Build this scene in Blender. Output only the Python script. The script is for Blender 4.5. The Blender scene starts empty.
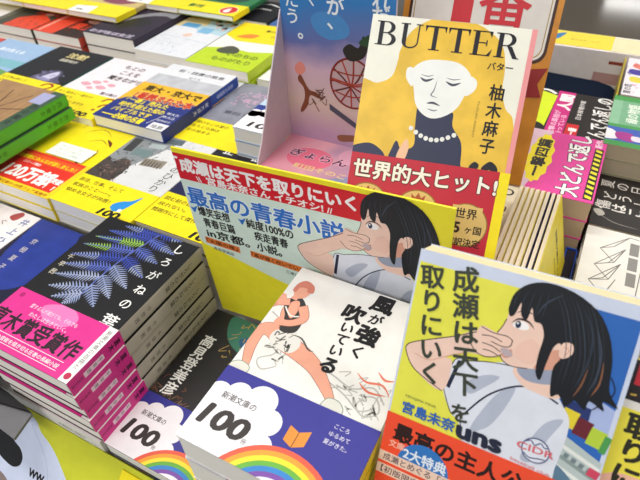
import bpy, math, random
from mathutils import Vector, Matrix
SC = bpy.context.scene
COL = SC.collection
# ------------------------------------------------------------------ camera
cam_d = bpy.data.cameras.new('camera'); cam = bpy.data.objects.new('camera', cam_d); COL.objects.link(cam)
_R0 = ((0.87394382,0.4837798,-0.04668304),(0.29276562,-0.60066854,-0.74396613),(-0.38795682,0.63651741,-0.66658465))
Rw = Matrix(_R0) @ Matrix(((math.cos(.025),-math.sin(.025),0),(math.sin(.025),math.cos(.025),0),(0,0,1)))
m = Matrix.Identity(4)
for i in range(3):
    m[i][0] = Rw[0][i]; m[i][1] = -Rw[1][i]; m[i][2] = -Rw[2][i]
m[2][3] = 0.47
cam.matrix_world = m
cam_d.sensor_width = 36; cam_d.lens = 30.506; cam_d.clip_start = .01
cam_d.dof.use_dof = True; cam_d.dof.focus_distance = .40; cam_d.dof.aperture_fstop = 14
SC.camera = cam
# ------------------------------------------------------------------ world, lights, exposure
w = bpy.data.worlds.new('world'); SC.world = w; w.use_nodes = True
w.node_tree.nodes['Background'].inputs[0].default_value = (.93,.96,1,1)
w.node_tree.nodes['Background'].inputs[1].default_value = .5
def area(name, loc, size, sy, e, rot=(0,0,0), col=(1,.98,.95)):
    l = bpy.data.lights.new(name,'AREA'); l.shape='RECTANGLE'; l.size=size; l.size_y=sy; l.energy=e; l.color=col
    o = bpy.data.objects.new(name,l); o.location=loc; o.rotation_euler=rot; COL.objects.link(o); return o
area('tube_or_fill_light',(-.9,.3,1.86),1.2,.25,17)
area('tube_or_fill_light',(.7,.9,1.86),1.2,.25,17,col=(1,.93,.84))
area('tube_or_fill_light',(-.3,-1.5,1.8),2.0,.5,34,(math.radians(32),0,0))  # unseen tilted fill from the camera side, added to brighten the front page faces
area('tube_or_fill_light',(-.6,1.9,1.86),1.4,.25,16)
area('tube_or_fill_light',(1.1,2.9,1.86),1.4,.25,16)
area('tube_or_fill_light',(1.5,12.5,1.86),3.6,.6,75)
SC.view_settings.view_transform='Standard'; SC.view_settings.look='None'
SC.view_settings.exposure=-0.05; SC.view_settings.gamma=1; SC.view_settings.use_curve_mapping=False
# ------------------------------------------------------------------ materials
def lin(h):
    h=h.lstrip('#'); v=[int(h[i:i+2],16)/255 for i in (0,2,4)]
    return tuple(c/12.92 if c<=.04045 else ((c+.055)/1.055)**2.4 for c in v)+(1,)
MATS={}
def mat(h, rough=.42, kind='paper'):
    k=(h,rough,kind)
    if k in MATS: return MATS[k]
    mt=bpy.data.materials.new('%s %s'%(kind,h)); mt.use_nodes=True; MATS[k]=mt
    nt=mt.node_tree; b=nt.nodes['Principled BSDF']; b.inputs['Roughness'].default_value=rough
    b.inputs['Specular IOR Level'].default_value=.3
    c=lin(h); tc=nt.nodes.new('ShaderNodeTexCoord'); nz=nt.nodes.new('ShaderNodeTexNoise')
    mx=nt.nodes.new('ShaderNodeMix'); mx.data_type='RGBA'
    if kind=='pages':
        mp=nt.nodes.new('ShaderNodeMapping'); mp.inputs['Scale'].default_value=(6,6,2600)
        nt.links.new(tc.outputs['Object'],mp.inputs[0]); nt.links.new(mp.outputs[0],nz.inputs[0]); nz.inputs['Scale'].default_value=1
        d=.93; b.inputs['Specular IOR Level'].default_value=.1
    elif kind=='matte':
        d=.96; b.inputs['Specular IOR Level'].default_value=.05; nt.links.new(tc.outputs['Object'],nz.inputs[0])
    elif kind=='floor':
        nt.links.new(tc.outputs['Object'],nz.inputs[0]); nz.inputs['Scale'].default_value=160; nz.inputs['Detail'].default_value=6; d=.55
    elif kind=='art':
        nt.links.new(tc.outputs['Object'],nz.inputs[0]); nz.inputs['Scale'].default_value=60; nz.inputs['Detail'].default_value=5; d=.84
    else:
        nt.links.new(tc.outputs['Object'],nz.inputs[0]); nz.inputs['Scale'].default_value=90; d=.955
    r=nt.nodes.new('ShaderNodeMapRange'); r.inputs['From Min'].default_value=.38; r.inputs['From Max'].default_value=.62
    nt.links.new(nz.outputs['Fac'],r.inputs['Value']); nt.links.new(r.outputs[0],mx.inputs['Factor'])
    mx.inputs['A'].default_value=c; mx.inputs['B'].default_value=tuple(v*d for v in c[:3])+(1,)
    nt.links.new(mx.outputs['Result'],b.inputs['Base Color'])
    return mt
def ramp_mat(name, stops, axis=1, lo=0., hi=.151, noise=.12, nscale=18., rough=.35):
    """printed artwork: colour bands along one local axis of the printed sheet, broken up by noise"""
    mt=bpy.data.materials.new(name); mt.use_nodes=True; nt=mt.node_tree; b=nt.nodes['Principled BSDF']
    b.inputs['Roughness'].default_value=rough
    tc=nt.nodes.new('ShaderNodeTexCoord'); sp=nt.nodes.new('ShaderNodeSeparateXYZ'); nt.links.new(tc.outputs['Object'],sp.inputs[0])
    r=nt.nodes.new('ShaderNodeMapRange'); r.inputs['From Min'].default_value=lo; r.inputs['From Max'].default_value=hi
    nt.links.new(sp.outputs[axis],r.inputs['Value'])
    nz=nt.nodes.new('ShaderNodeTexNoise'); nz.inputs['Scale'].default_value=nscale; nz.inputs['Detail'].default_value=4
    nt.links.new(tc.outputs['Object'],nz.inputs[0])
    a=nt.nodes.new('ShaderNodeMath'); a.operation='MULTIPLY_ADD'; a.inputs[1].default_value=noise*2; a.inputs[2].default_value=-noise
    nt.links.new(nz.outputs['Fac'],a.inputs[0])
    s=nt.nodes.new('ShaderNodeMath'); nt.links.new(a.outputs[0],s.inputs[0]); nt.links.new(r.outputs[0],s.inputs[1])
    cr=nt.nodes.new('ShaderNodeValToRGB'); nt.links.new(s.outputs[0],cr.inputs[0])
    e=cr.color_ramp.elements
    while len(e)<len(stops): e.new(.5)
    for el,(p,c) in zip(e,stops): el.position=p; el.color=lin(c)
    nt.links.new(cr.outputs[0],b.inputs['Base Color'])
    return mt
# ------------------------------------------------------------------ mesh builder (millimetres)
class Mb:
    def __init__(s): s.v=[]; s.f=[]; s.mi=[]; s.mats=[]
    def m(s,mt):
        if isinstance(mt,str): mt=mat(mt)
        if mt not in s.mats: s.mats.append(mt)
        return s.mats.index(mt)
    def face(s,pts,mt):
        i=len(s.v); s.v+= [tuple(p) for p in pts]; s.f.append(tuple(range(i,i+len(pts)))); s.mi.append(s.m(mt))
    def box(s,x0,x1,y0,y1,z0,z1,mt,bev=0):
        i=len(s.v); k=s.m(mt); b=bev
        if b:   # vertical edges chamfered
            ring=[(x0+b,y0),(x1-b,y0),(x1,y0+b),(x1,y1-b),(x1-b,y1),(x0+b,y1),(x0,y1-b),(x0,y0+b)]
        else: ring=[(x0,y0),(x1,y0),(x1,y1),(x0,y1)]
        n=len(ring)
        s.v+=[(x,y,z0) for x,y in ring]+[(x,y,z1) for x,y in ring]
        s.f.append(tuple(range(i+n-1,i-1,-1))); s.f.append(tuple(range(i+n,i+2*n)))
        for j in range(n): s.f.append((i+j,i+(j+1)%n,i+n+(j+1)%n,i+n+j))
        s.mi+=[k]*(n+2)
    def prism(s,poly,o,ux,uy,un,t,mt):
        """closed slab from a 2-D outline; front face lies on the plane, body goes back along -un"""
        P=[o+ux*a+uy*b for a,b in poly]; Q=[p-un*t for p in P]; i=len(s.v); n=len(P); k=s.m(mt)
        s.v+=[tuple(p) for p in P+Q]; s.f.append(tuple(range(i,i+n))); s.f.append(tuple(range(i+2*n-1,i+n-1,-1)))
        for j in range(n): s.f.append((i+j,i+n+j,i+n+(j+1)%n,i+(j+1)%n))
        s.mi+=[k]*(n+2)
    def build(s,name,parent=None,mw=None):
        me=bpy.data.meshes.new(name); me.from_pydata([(x*.001,y*.001,z*.001) for x,y,z in s.v],[],s.f)
        for mt in s.mats: me.materials.append(mt)
        me.polygons.foreach_set('material_index',s.mi); me.update()
        o=bpy.data.objects.new(name,me); COL.objects.link(o)
        if parent: o.parent=parent
        if mw: o.matrix_world=mw
        return o
# ------------------------------------------------------------------ lettering
GL={}
def glyphs(s,bold):
    k=(s,bold)
    if k in GL: return GL[k]
    c=bpy.data.curves.new('t','FONT'); c.body=s; c.size=1; c.resolution_u=3; c.offset=bold
    o=bpy.data.objects.new('t',c); COL.objects.link(o); bpy.context.view_layer.update()
    me=bpy.data.meshes.new_from_object(o.evaluated_get(bpy.context.evaluated_depsgraph_get()))
    V=[(v.co.x,v.co.y) for v in me.vertices]; F=[tuple(p.vertices) for p in me.polygons]
    bpy.data.objects.remove(o); bpy.data.curves.remove(c); bpy.data.meshes.remove(me)
    GL[k]=(V,F); return GL[k]
class Pt:
    """draws flat print on a plane: o origin, u right, v up (Vectors in mm)"""
    def __init__(s,mb,o,u,v,w=None,h=None,dz=.006):
        s.mb=mb; s.o=Vector(o); s.u=Vector(u); s.v=Vector(v); s.n=s.u.cross(s.v); s.w=w; s.h=h; s.L=0; s.dz=dz; s.T=None
    def P(s,a,b): return s.o+s.u*a+s.v*b+s.n*(s.dz*s.L)
    def clip(s,pts):
        if s.w is None: return pts
        for ax,lim,sg in ((0,0,1),(0,s.w,-1),(1,0,1),(1,s.h,-1)):
            out=[]
            for i in range(len(pts)):
                a=pts[i-1]; b=pts[i]; ia=(a[ax]-lim)*sg>=0; ib=(b[ax]-lim)*sg>=0
                if ia!=ib:
                    t=(lim-a[ax])/(b[ax]-a[ax]); out.append((a[0]+t*(b[0]-a[0]),a[1]+t*(b[1]-a[1])))
                if ib: out.append(b)
            pts=out
            if len(pts)<3: return []
        return pts
    def poly(s,pts,c,new=True):
        if new: s.L+=1
        if s.T: pts=[s.T(*p) for p in pts]
        pts=s.clip(list(pts))
        if len(pts)<3: return
        ar=sum(pts[i-1][0]*pts[i][1]-pts[i][0]*pts[i-1][1] for i in range(len(pts)))
        if abs(ar)<1e-6: return
        if ar<0: pts=pts[::-1]
        s.mb.face([s.P(*p) for p in pts],c)
    def rect(s,x,y,w,h,c,rot=0,new=True):
        q=[(0,0),(w,0),(w,h),(0,h)]; cs,sn=math.cos(math.radians(rot)),math.sin(math.radians(rot))
        s.poly([(x+a*cs-b*sn,y+a*sn+b*cs) for a,b in q],c,new)
    def disc(s,x,y,r,c,ry=None,n=28,a0=0,a1=360,new=True):
        ry=ry or r; k=n if a1-a0>=360 else n+1
        s.poly([(x+r*math.cos(math.radians(a0+(a1-a0)*i/n)),y+ry*math.sin(math.radians(a0+(a1-a0)*i/n))) for i in range(k)],c,new)
    def sp(s,pts,c,n=5,new=True): s.poly(smooth(pts,n),c,new)
    def line(s,pts,wd,c,closed=False,taper=False,sm=True,new=True):
        if s.T: pts=[s.T(*p) for p in pts]
        if sm and len(pts)>2: pts=smooth(pts,4,closed)
        if new: s.L+=1
        if closed: pts=pts+[pts[0]]
        n=len(pts); Ls=[];Rs=[]
        for i,p in enumerate(pts):
            a=pts[max(0,i-1)]; b=pts[min(n-1,i+1)]; d=math.hypot(b[0]-a[0],b[1]-a[1]) or 1
            t=wd/2*((math.sin(math.pi*(i+.3)/(n-.4)) if taper else 1)); nx,ny=-(b[1]-a[1])/d*t,(b[0]-a[0])/d*t
            Ls.append((p[0]+nx,p[1]+ny)); Rs.append((p[0]-nx,p[1]-ny))
        T=s.T; s.T=None
        for i in range(n-1): s.poly([Rs[i],Rs[i+1],Ls[i+1],Ls[i]],c,new=False)
        s.T=T
    def _put(s,V,F,f,c,bold=0):
        if bold>0:
            L0=s.L; rr=bold*1.0; K=8 if bold>.03 else 6
            for i in range(K):
                a=2*math.pi*i/K; ox,oy=rr*math.cos(a),rr*math.sin(a); s.L+=.12
                s._put([(x+ox,y+oy) for x,y in V],F,f,c)
            s.L+=.12; s._put(V,F,f,c); s.L=L0+1; return
        q=[f(*p) for p in V]
        if s.w is not None:
            ins=all(-.01<=a<=s.w+.01 and -.01<=b<=s.h+.01 for a,b in q)
            if not ins:
                for t in F:
                    pp=s.clip([q[i] for i in t])
                    if len(pp)>2: s.mb.face([s.P(*p) for p in pp],c)
                return
        i0=len(s.mb.v); s.mb.v+=[tuple(s.P(*p)) for p in q]; k=s.mb.m(c)
        s.mb.f+=[tuple(i0+i for i in t) for t in F]; s.mb.mi+=[k]*len(F)
    def text(s,t,x,y,size,c,vert=False,bold=.0,rot=0,fit=None,sx=1,sh=0,pitch=1.0,out=None,ow=.05,anchor='l'):
        """horizontal: (x,y) = left baseline; vertical: (x,y) = centre top of the column; rot turns about (x,y)"""
        if out: s.text(t,x,y,size,out,vert,bold+ow,rot,fit,sx,sh,pitch,anchor=anchor)
        s.L+=1; cs,sn=math.cos(math.radians(rot)),math.sin(math.radians(rot))
        if vert:
            for i,ch in enumerate(t):
                if ch==' ': continue
                V,F=glyphs(ch,0)
                if not V: continue
                cy=-(i+.5)*size*pitch; ox=.5; oy=.37
                if ch=='ー': 
                    V=[(oy*0+.5+(b-.37),.37-(a-.5)) for a,b in V]
                def f(a,b):
                    X=(a-ox+sh*(b-oy))*size*sx; Y=cy+(b-oy)*size
                    return (x+X*cs-Y*sn,y+X*sn+Y*cs)
                LL=s.L; s._put(V,F,f,c,bold); s.L=LL
            s.L+=1.2
        else:
            V,F=glyphs(t,0)
            if not V: return
            x0=min(a for a,b in V); x1=max(a for a,b in V); k=size*sx
            if fit: k=fit/(x1-x0)
            off=x0 if anchor=='l' else (x0+x1)/2
            def f(a,b):
                X=(a-off+sh*b)*k; Y=b*size
                return (x+X*cs-Y*sn,y+X*sn+Y*cs)
            s._put(V,F,f,c,bold)
def smooth(P,n=5,closed=True):
    out=[]; N=len(P)
    for i in range(N if closed else N-1):
        g=(lambda k:P[k%N]) if closed else (lambda k:P[max(0,min(N-1,k))])
        a,b,c,d=g(i-1),g(i),g(i+1),g(i+2)
        for j in range(n):
            t=j/n; t2=t*t; t3=t2*t
            out.append(tuple(.5*((2*b[k])+(-a[k]+c[k])*t+(2*a[k]-5*b[k]+4*c[k]-d[k])*t2+(-a[k]+3*b[k]-3*c[k]+d[k])*t3) for k in (0,1)))
    if not closed: out.append(P[-1])
    return out
# ------------------------------------------------------------------ things
def tag(o,label=None,cat=None,group=None,kind=None):
    if label: o['label']=label
    if cat: o['category']=cat
    if group: o['group']=group
    if kind: o['kind']=kind
    return o
def empty(name,label,cat,group=None,mw=None):
    o=bpy.data.objects.new(name,None); o.empty_display_size=.02; COL.objects.link(o); tag(o,label,cat,group)
    if mw: o.matrix_world=mw
    return o
def TR(x,y,z,yaw=0): return Matrix.Translation((x*.001,y*.001,z*.001))@Matrix.Rotation(math.radians(yaw),4,'Z')
def FR(o,u,v):
    u=Vector(u).normalized(); v=Vector(v); v=(v-u*v.dot(u)).normalized(); n=u.cross(v); M=Matrix.Identity(4)
    for i in range(3): M[i][0]=u[i]; M[i][1]=v[i]; M[i][2]=n[i]; M[i][3]=o[i]*.001
    return M
def book(name,label,mw,W,H,T,cover,art=None,spine=None,spine_art=None,obi=None,group=None,pages='#f3eee6',cat='book'):
    """lies on its back at the origin corner: x across the cover, y up the cover, z through the thickness; spine at x=W
    obi=(height, colour, front print, spine print)"""
    r=empty(name,label,cat,group,mw); c=Mb(); sc=spine or cover; k=.45
    c.box(0,W-.6,0,H,0,k,cover); c.box(0,W-.6,0,H,T-k,T,cover)
    n=4; pr=[]                                                     # rounded spine
    for i in range(n+1):
        a=math.pi*i/n; pr.append((W-.6+.6*math.sin(a)**.6,T/2-T/2*math.cos(a)))
    pr=[(W-1.2,0)]+pr+[(W-1.2,T)]
    i0=len(c.v); c.v+=[(a,0,b) for a,b in pr]+[(a,H,b) for a,b in pr]; N=len(pr); kk=c.m(sc)
    c.f.append(tuple(range(i0,i0+N))); c.f.append(tuple(range(i0+2*N-1,i0+N-1,-1)))
    for j in range(N): c.f.append((i0+j,i0+N+j,i0+N+(j+1)%N,i0+(j+1)%N))
    c.mi+=[kk]*(N+2)
    if art: art(Pt(c,(0,0,T),(1,0,0),(0,1,0),W,H))
    if spine_art: spine_art(Pt(c,(W+.02,0,T),(0,0,-1),(0,1,0),T,H))
    c.build('cover',r)
    p=Mb(); p.box(.5,W-1.3,.6,H-.6,k,T-k,mat(pages,.8,'pages')); p.build('page_block',r)
    if obi:
        oh,oc,oa,osa=obi; b=Mb(); e=.22
        b.box(0,W+e,.0,oh,T+.42,T+.42+e,oc); b.box(0,W+e,0,oh,-e-.02,-.02,oc); b.box(W+.06,W+.06+e,0,oh,-.2,T+.42+e,oc)
        if oa: oa(Pt(b,(0,0,T+.42+e),(1,0,0),(0,1,0),W+e,oh))
        if osa: osa(Pt(b,(W+.08+e,0,T+.4),(0,0,-1),(0,1,0),T+.4,oh))
        b.build('paper_band',r)
    return r
def dup(root,mw,label,group=None):
    r=root.copy(); COL.objects.link(r); r.matrix_world=mw; r['label']=label
    if group: r['group']=group
    for ch in list(root.children):
        c=ch.copy(); COL.objects.link(c); c.parent=r
    return r
ORD=['topmost','second from the top','third from the top','fourth from the top','lowest']
def stack(name,what,x,y,top,n,bottom,W,H,cover,art=None,yaw=0,jit=0,group=None,what2=None,offs=None,**k):
    """n copies, the top one labelled 'what', the ones below it by their place in the stack"""
    pit=(top-bottom)/n; T=pit-(1.3 if k.get('obi') else .5)
    rnd=random.Random(int(abs(x)+abs(y)))
    b=book(name,what,TR(x,y,top-pit+.3,yaw),W,H,T,cover,art,group=group,**k)
    for i in range(1,n):
        dx=rnd.uniform(-jit,jit); dy=rnd.uniform(-jit,0)
        if offs: dx,dy=offs[i]
        pl='lowest' if i==n-1 else ORD[i]
        dup(b,TR(x+dx,y+dy,top-pit*(i+1)+.3,yaw),'%s copy in the stack of the %s'%(pl,what2 or what),group)
    return b
def slab(name,label,cat,x0,x1,y0,y1,z0,z1,c,kind=None,bev=0,group=None):
    a=Mb(); a.box(x0,x1,y0,y1,z0,z1,c,bev); return tag(a.build(name),label,cat,group,kind)
BLK='#1b1b1e'; WHT='#f5f4f1'; YEL='#f5e11c'; NAVY='#3b3a94'
# ------------------------------------------------------------------ setting
a=Mb(); a.box(-4000,4000,-3000,14000,-820,-800,mat('#857a6c',.1,'floor')); tag(a.build('floor'),kind='structure')
tb=empty('display_table','long white book display table under all the stacks','table')
a=Mb(); a.box(-1500,700,94,792,34,48,mat('#dcdad6',.5)); a.build('tabletop',tb)
a=Mb(); a.box(-1480,680,110,780,-798,34,mat('#c9c7c3',.5)); a.build('cabinet_body',tb)
a=Mb(); a.box(-4000,4000,-3000,14000,1900,1920,mat('#e4e4e2',.8)); tag(a.build('ceiling'),kind='structure')
# ------------------------------------------------------------------ shared prints
def rainbow(p,cx,cy,r,bw=3.0):
    for i,c in enumerate(('#e8604a','#f3a23c','#f7e23a','#6bb345','#3a86cf','#7d4fa8')): p.disc(cx,cy,r-i*bw,c,n=56)
    p.disc(cx,cy,r-6*bw,'#f3f0f5',n=48)
def cloud(p,c='#f4f2f7'):
    p.poly([(-1,-1),(40,-1),(46,8),(44,26),(30,40),(0,38)],c)
    for x,y,r in ((6,34,8),(18,38,8.5),(33,40,10.5),(44,30,8.5),(46,14,9),(50,2,9)): p.disc(x,y,r,c,new=False)
    p.disc(106,2,13,c); p.disc(94,-6,12,c,new=False)
def obi100(p):
    cloud(p); rainbow(p,66,-20,41)
    p.text('100',5,13.5,18.5,'#3a3534',bold=.045,rot=-2,fit=30,sh=.12)
    p.text('新潮文庫の',9,32.5,5.2,'#4a4646',fit=24,bold=.01)
    p.text('冊',36,12.5,3.6,'#4a4646')
    p.text('こころ',80,44,3.4,'#e9e7f5'); p.text('ゆるめて',79,38.6,3.4,'#e9e7f5'); p.text('夏がきた。',78,33.4,3.4,'#e9e7f5')
    p.poly([(57,25),(63.5,22.5),(70,26),(70,36),(63.5,32.5),(57,34.5)],'#e89440'); p.line([(63.5,22.5),(63.5,32.5)],.5,'#6a3c1c',sm=False)
def obi100_spine(p):
    p.rect(0,0,p.w,p.h,YEL); p.text('この感情は何だろう。新潮文庫',p.w/2,p.h-3,3.2,BLK,vert=True,bold=.01)
def obi_yellow(lines,drop=False,hundred=True,q=False):
    def f(p):
        y=p.h-11
        for t in lines: p.text(t,4,y,6.2,'#4c4415',bold=.015,fit=min(62,len(t)*6.6)); y-=9.5
        if drop:
            p.sp([(90,40),(87,25),(83,15),(77,11),(70,14),(69,20),(74,26),(83,31)],'#2b8fd8'); p.disc(82,14,2.4,WHT)
        if hundred: p.text('100',63,2,12.5,BLK,bold=.045,sh=.15,fit=24); p.text('冊',88,2,4.5,BLK)
        if q:
            p.line([(82,40),(85,47),(93,49),(99,44),(96,37),(90,33),(88,27)],3.4,'#9c3a1c'); p.disc(87,20,2.4,'#9c3a1c')
    return f
def scribble(p,x,y,w,h,c,n,seed,sz=3):
    r=random.Random(seed)
    for i in range(n):
        a=x+r.random()*w; b=y+r.random()*h
        p.line([(a,b),(a+r.uniform(-sz,sz),b+r.uniform(-sz,sz)),(a+r.uniform(-sz,sz),b+r.uniform(-sz,sz))],.5+r.random()*.6,c,new=(i==0))
# ------------------------------------------------------------------ stack of five with the magenta band (near left)
def frond(p,a,b,wd,c,c2=None,n=15):
    wd*=1.3; n=max(8,int(math.hypot(b[0]-a[0],b[1]-a[1])/2.7))
    dx,dy=b[0]-a[0],b[1]-a[1]; L=math.hypot(dx,dy); ux,uy=dx/L,dy/L; px,py=-uy,ux
    p.L+=1
    for i in range(n):
        t=(i+.5)/n; cx,cy=a[0]+dx*t,a[1]+dy*t; k=wd*(1-t)**.7*(.55+.45*min(1,t*5)); col=c2 if (c2 and t>.45) else c
        for s in (1,-1):
            tx,ty=cx+px*k*s+ux*k*.55,cy+py*k*s+uy*k*.55; h=L/n*.27
            p.poly([(cx-ux*h,cy-uy*h),((cx+tx)/2-ux*h*.9+px*s*.3,(cy+ty)/2-uy*h*.9),(tx,ty),((cx+tx)/2+ux*h*.9,(cy+ty)/2+uy*h*.9),(cx+ux*h,cy+uy*h)],col,new=False)
    p.line([a,b],.7,c,sm=False)
def art_fern(p):
    g=('#8f9dc4','#a3aecb','#3c4fb0','#5a6cc0'); gr='#8fba52'
    ax=lambda t:(62-8*t-6*math.sin(t*2.6),150-84*t)
    p.line([ax(i/8) for i in range(9)],1.4,'#5c6bb5')
    for t,tip,w_,c,c2 in ((.02,(24,146),6,g[2],g[0]),(.10,(14.5,135),6.5,g[2],g[3]),(.2,(9,124),6,gr,g[3]),(.32,(6.4,112),6.5,g[3],gr),(.45,(6,98),7,g[2],g[0]),(.6,(9,86),7,g[3],g[0]),(.75,(12,74),6.5,g[1],g[0]),(.9,(18,62),6.5,g[0],g[1]),
        (.0,(86,150),6,g[2],g[0]),(.12,(90,134),6.5,g[3],g[0]),(.28,(84,119),7,g[3],g[0]),(.43,(84,101),7.5,g[2],g[1]),(.57,(80,86),7.5,g[0],g[1]),(.72,(75,72),7,g[0],g[1]),(.86,(70,60),7,g[0],g[0]),(1,(44,52),6.5,g[0],g[1]),(.98,(30,54),6,g[1],g[0])):
        frond(p,ax(t),tip,w_,c,c2)
    for ch,x,y,s in (('し',93,141,12),('ろ',91,124,11),('が',91,107,11),('ね',92,90,11),('の',92,73.5,11),('葉',92,54,15)): p.text(ch,x-s/2,y-s*.37,s,WHT,bold=.012)
    p.text('千早茜',9,99,6.6,'#d8d2c0',vert=True,pitch=1.45)
def obi_shiro(p):
    M='#dd3390'
    p.sp([(34,44),(44,50),(56,52),(68,47),(70,40),(62,34),(48,33),(38,37)],'#f07fbd')
    p.rect(96.5,0,9,60,WHT)
    p.text('直木賞受賞作',2,15.5,17.5,'#2a1a26',bold=.03,fit=91)
    p.text('愛する人が滅びても、それでも',24,38.5,4.4,'#f6d7e8',fit=50,bold=.01); p.text('わたしは生きていく。',30,31.8,4.4,'#f6d7e8',fit=40,bold=.01)
    p.line([(3,11.8),(90,11.8)],.45,WHT,sm=False); p.text('生きることの官能を描き切る圧巻の長編小説',3,6.2,4,WHT,fit=86,bold=.01); p.line([(3,4.4),(90,4.4)],.45,WHT,sm=False)
    p.text('新潮文庫の百冊だ',101,48,4.6,'#6a6468',vert=True); p.disc(101,5,2.8,'#c03058'); p.disc(8,45,2.3,'#b02070')
def obi_shiro_spine(p):
    p.text('直木',p.w/2,p.h-2,6.2,'#3a1230',vert=True,bold=.03)
    p.rect(p.w/2-2.6,13,5.2,19,'#f3d5e6'); p.text('千早茜',p.w/2,31.5,4,'#5a3850',vert=True,pitch=1.4); p.text('新潮文庫',p.w/2,11.8,2.8,'#7a1850',vert=True,pitch=.95)
def sp_shiro(p): p.text('しろがねの葉',p.w/2,p.h-14,6.0,'#55514a',vert=True,pitch=.98,bold=.01); p.text('千早茜',p.w/2,p.h-66,5.2,'#55514a',vert=True,pitch=1.3)
G='novels with magenta bands in the near left stack'
pit=16.0; T=14.6
sb=book('paperback_book','black fern-covered novel with a magenta band, on top of its stack of five',TR(-368,99,144.2),105,151,T,BLK,art_fern,spine='#b9b2a4',spine_art=sp_shiro,obi=(51,'#dd3390',obi_shiro,obi_shiro_spine),group=G)
for i,(dx,dy) in enumerate(((1.2,-1),(-.6,1),(0.6,-.6),(1.4,.5))):
    dup(sb,TR(-368+dx,99+dy,144.2-pit*(i+1)),'%s in the stack of five magenta-banded novels, grey spine showing'%(['second book from the top','middle book','fourth book from the top','bottom book'][i]),G)
a=Mb(); a.box(-420,-265,97.5,250,48.2,79.5,mat('#e8e6e1',.6))
p=Pt(a,(-420,97.4,48),(1,0,0),(0,0,1),155,31); p.text('文庫新刊',106,22.5,4,'#4a4a4a'); p.text('話題の本',124,22,4,'#4a4a4a'); p.disc(140,20,5,'#f6f6f6'); p.text('新潮',136.4,18.6,3.6,'#7a8aa8')
tag(a.build('display_riser'),'white display block with small printed words under the magenta-banded stack','display riser')
# ------------------------------------------------------------------ stacks with the blue 100 band
def art_kohyo(p):
    p.rect(0,0,105,151,'#2c2a2b'); scribble(p,0,0,70,75,'#6a4436',60,3,5); scribble(p,0,0,60,60,'#8a6a52',40,4,4)
    p.sp([(20,150),(50,152),(106,150),(105,100),(60,112),(30,125)],'#3f7a6a'); p.sp([(40,130),(70,140),(90,118),(60,115)],'#2f5f86'); scribble(p,30,104,70,44,'#b59a5a',26,8,7)
    p.text('高見登美彦',15,122,13.5,WHT,vert=True,pitch=1.0,bold=.02)
stack('paperback_book','low black novel with a blue rainbow band, beside the magenta-banded stack',-261.6,99,80.5,2,48.2,104,151,BLK,art_kohyo,obi=(52,NAVY,obi100,obi100_spine),group='novels with blue rainbow bands',pages='#ece9e4',what2='low black novel with the blue rainbow band')
SKIN='#e9a78e'; SKL='#a0604c'
def limb(p,pts,ws,c,ol=None):
    """tapered limb through points with half widths"""
    P=smooth(pts,6,False); n=len(P); m_=len(ws)-1; L=[];R=[]
    for i,q in enumerate(P):
        t=i/(n-1)*m_; k=min(int(t),m_-1); wd=ws[k]+(ws[k+1]-ws[k])*(t-k)
        a=P[max(0,i-1)]; b=P[min(n-1,i+1)]; d=math.hypot(b[0]-a[0],b[1]-a[1]) or 1
        L.append((q[0]-(b[1]-a[1])/d*wd,q[1]+(b[0]-a[0])/d*wd)); R.append((q[0]+(b[1]-a[1])/d*wd,q[1]-(b[0]-a[0])/d*wd))
    S=L+R[::-1]
    p.poly(S,c)
    if ol: p.line(S,.35,ol,closed=True,sm=False)
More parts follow.
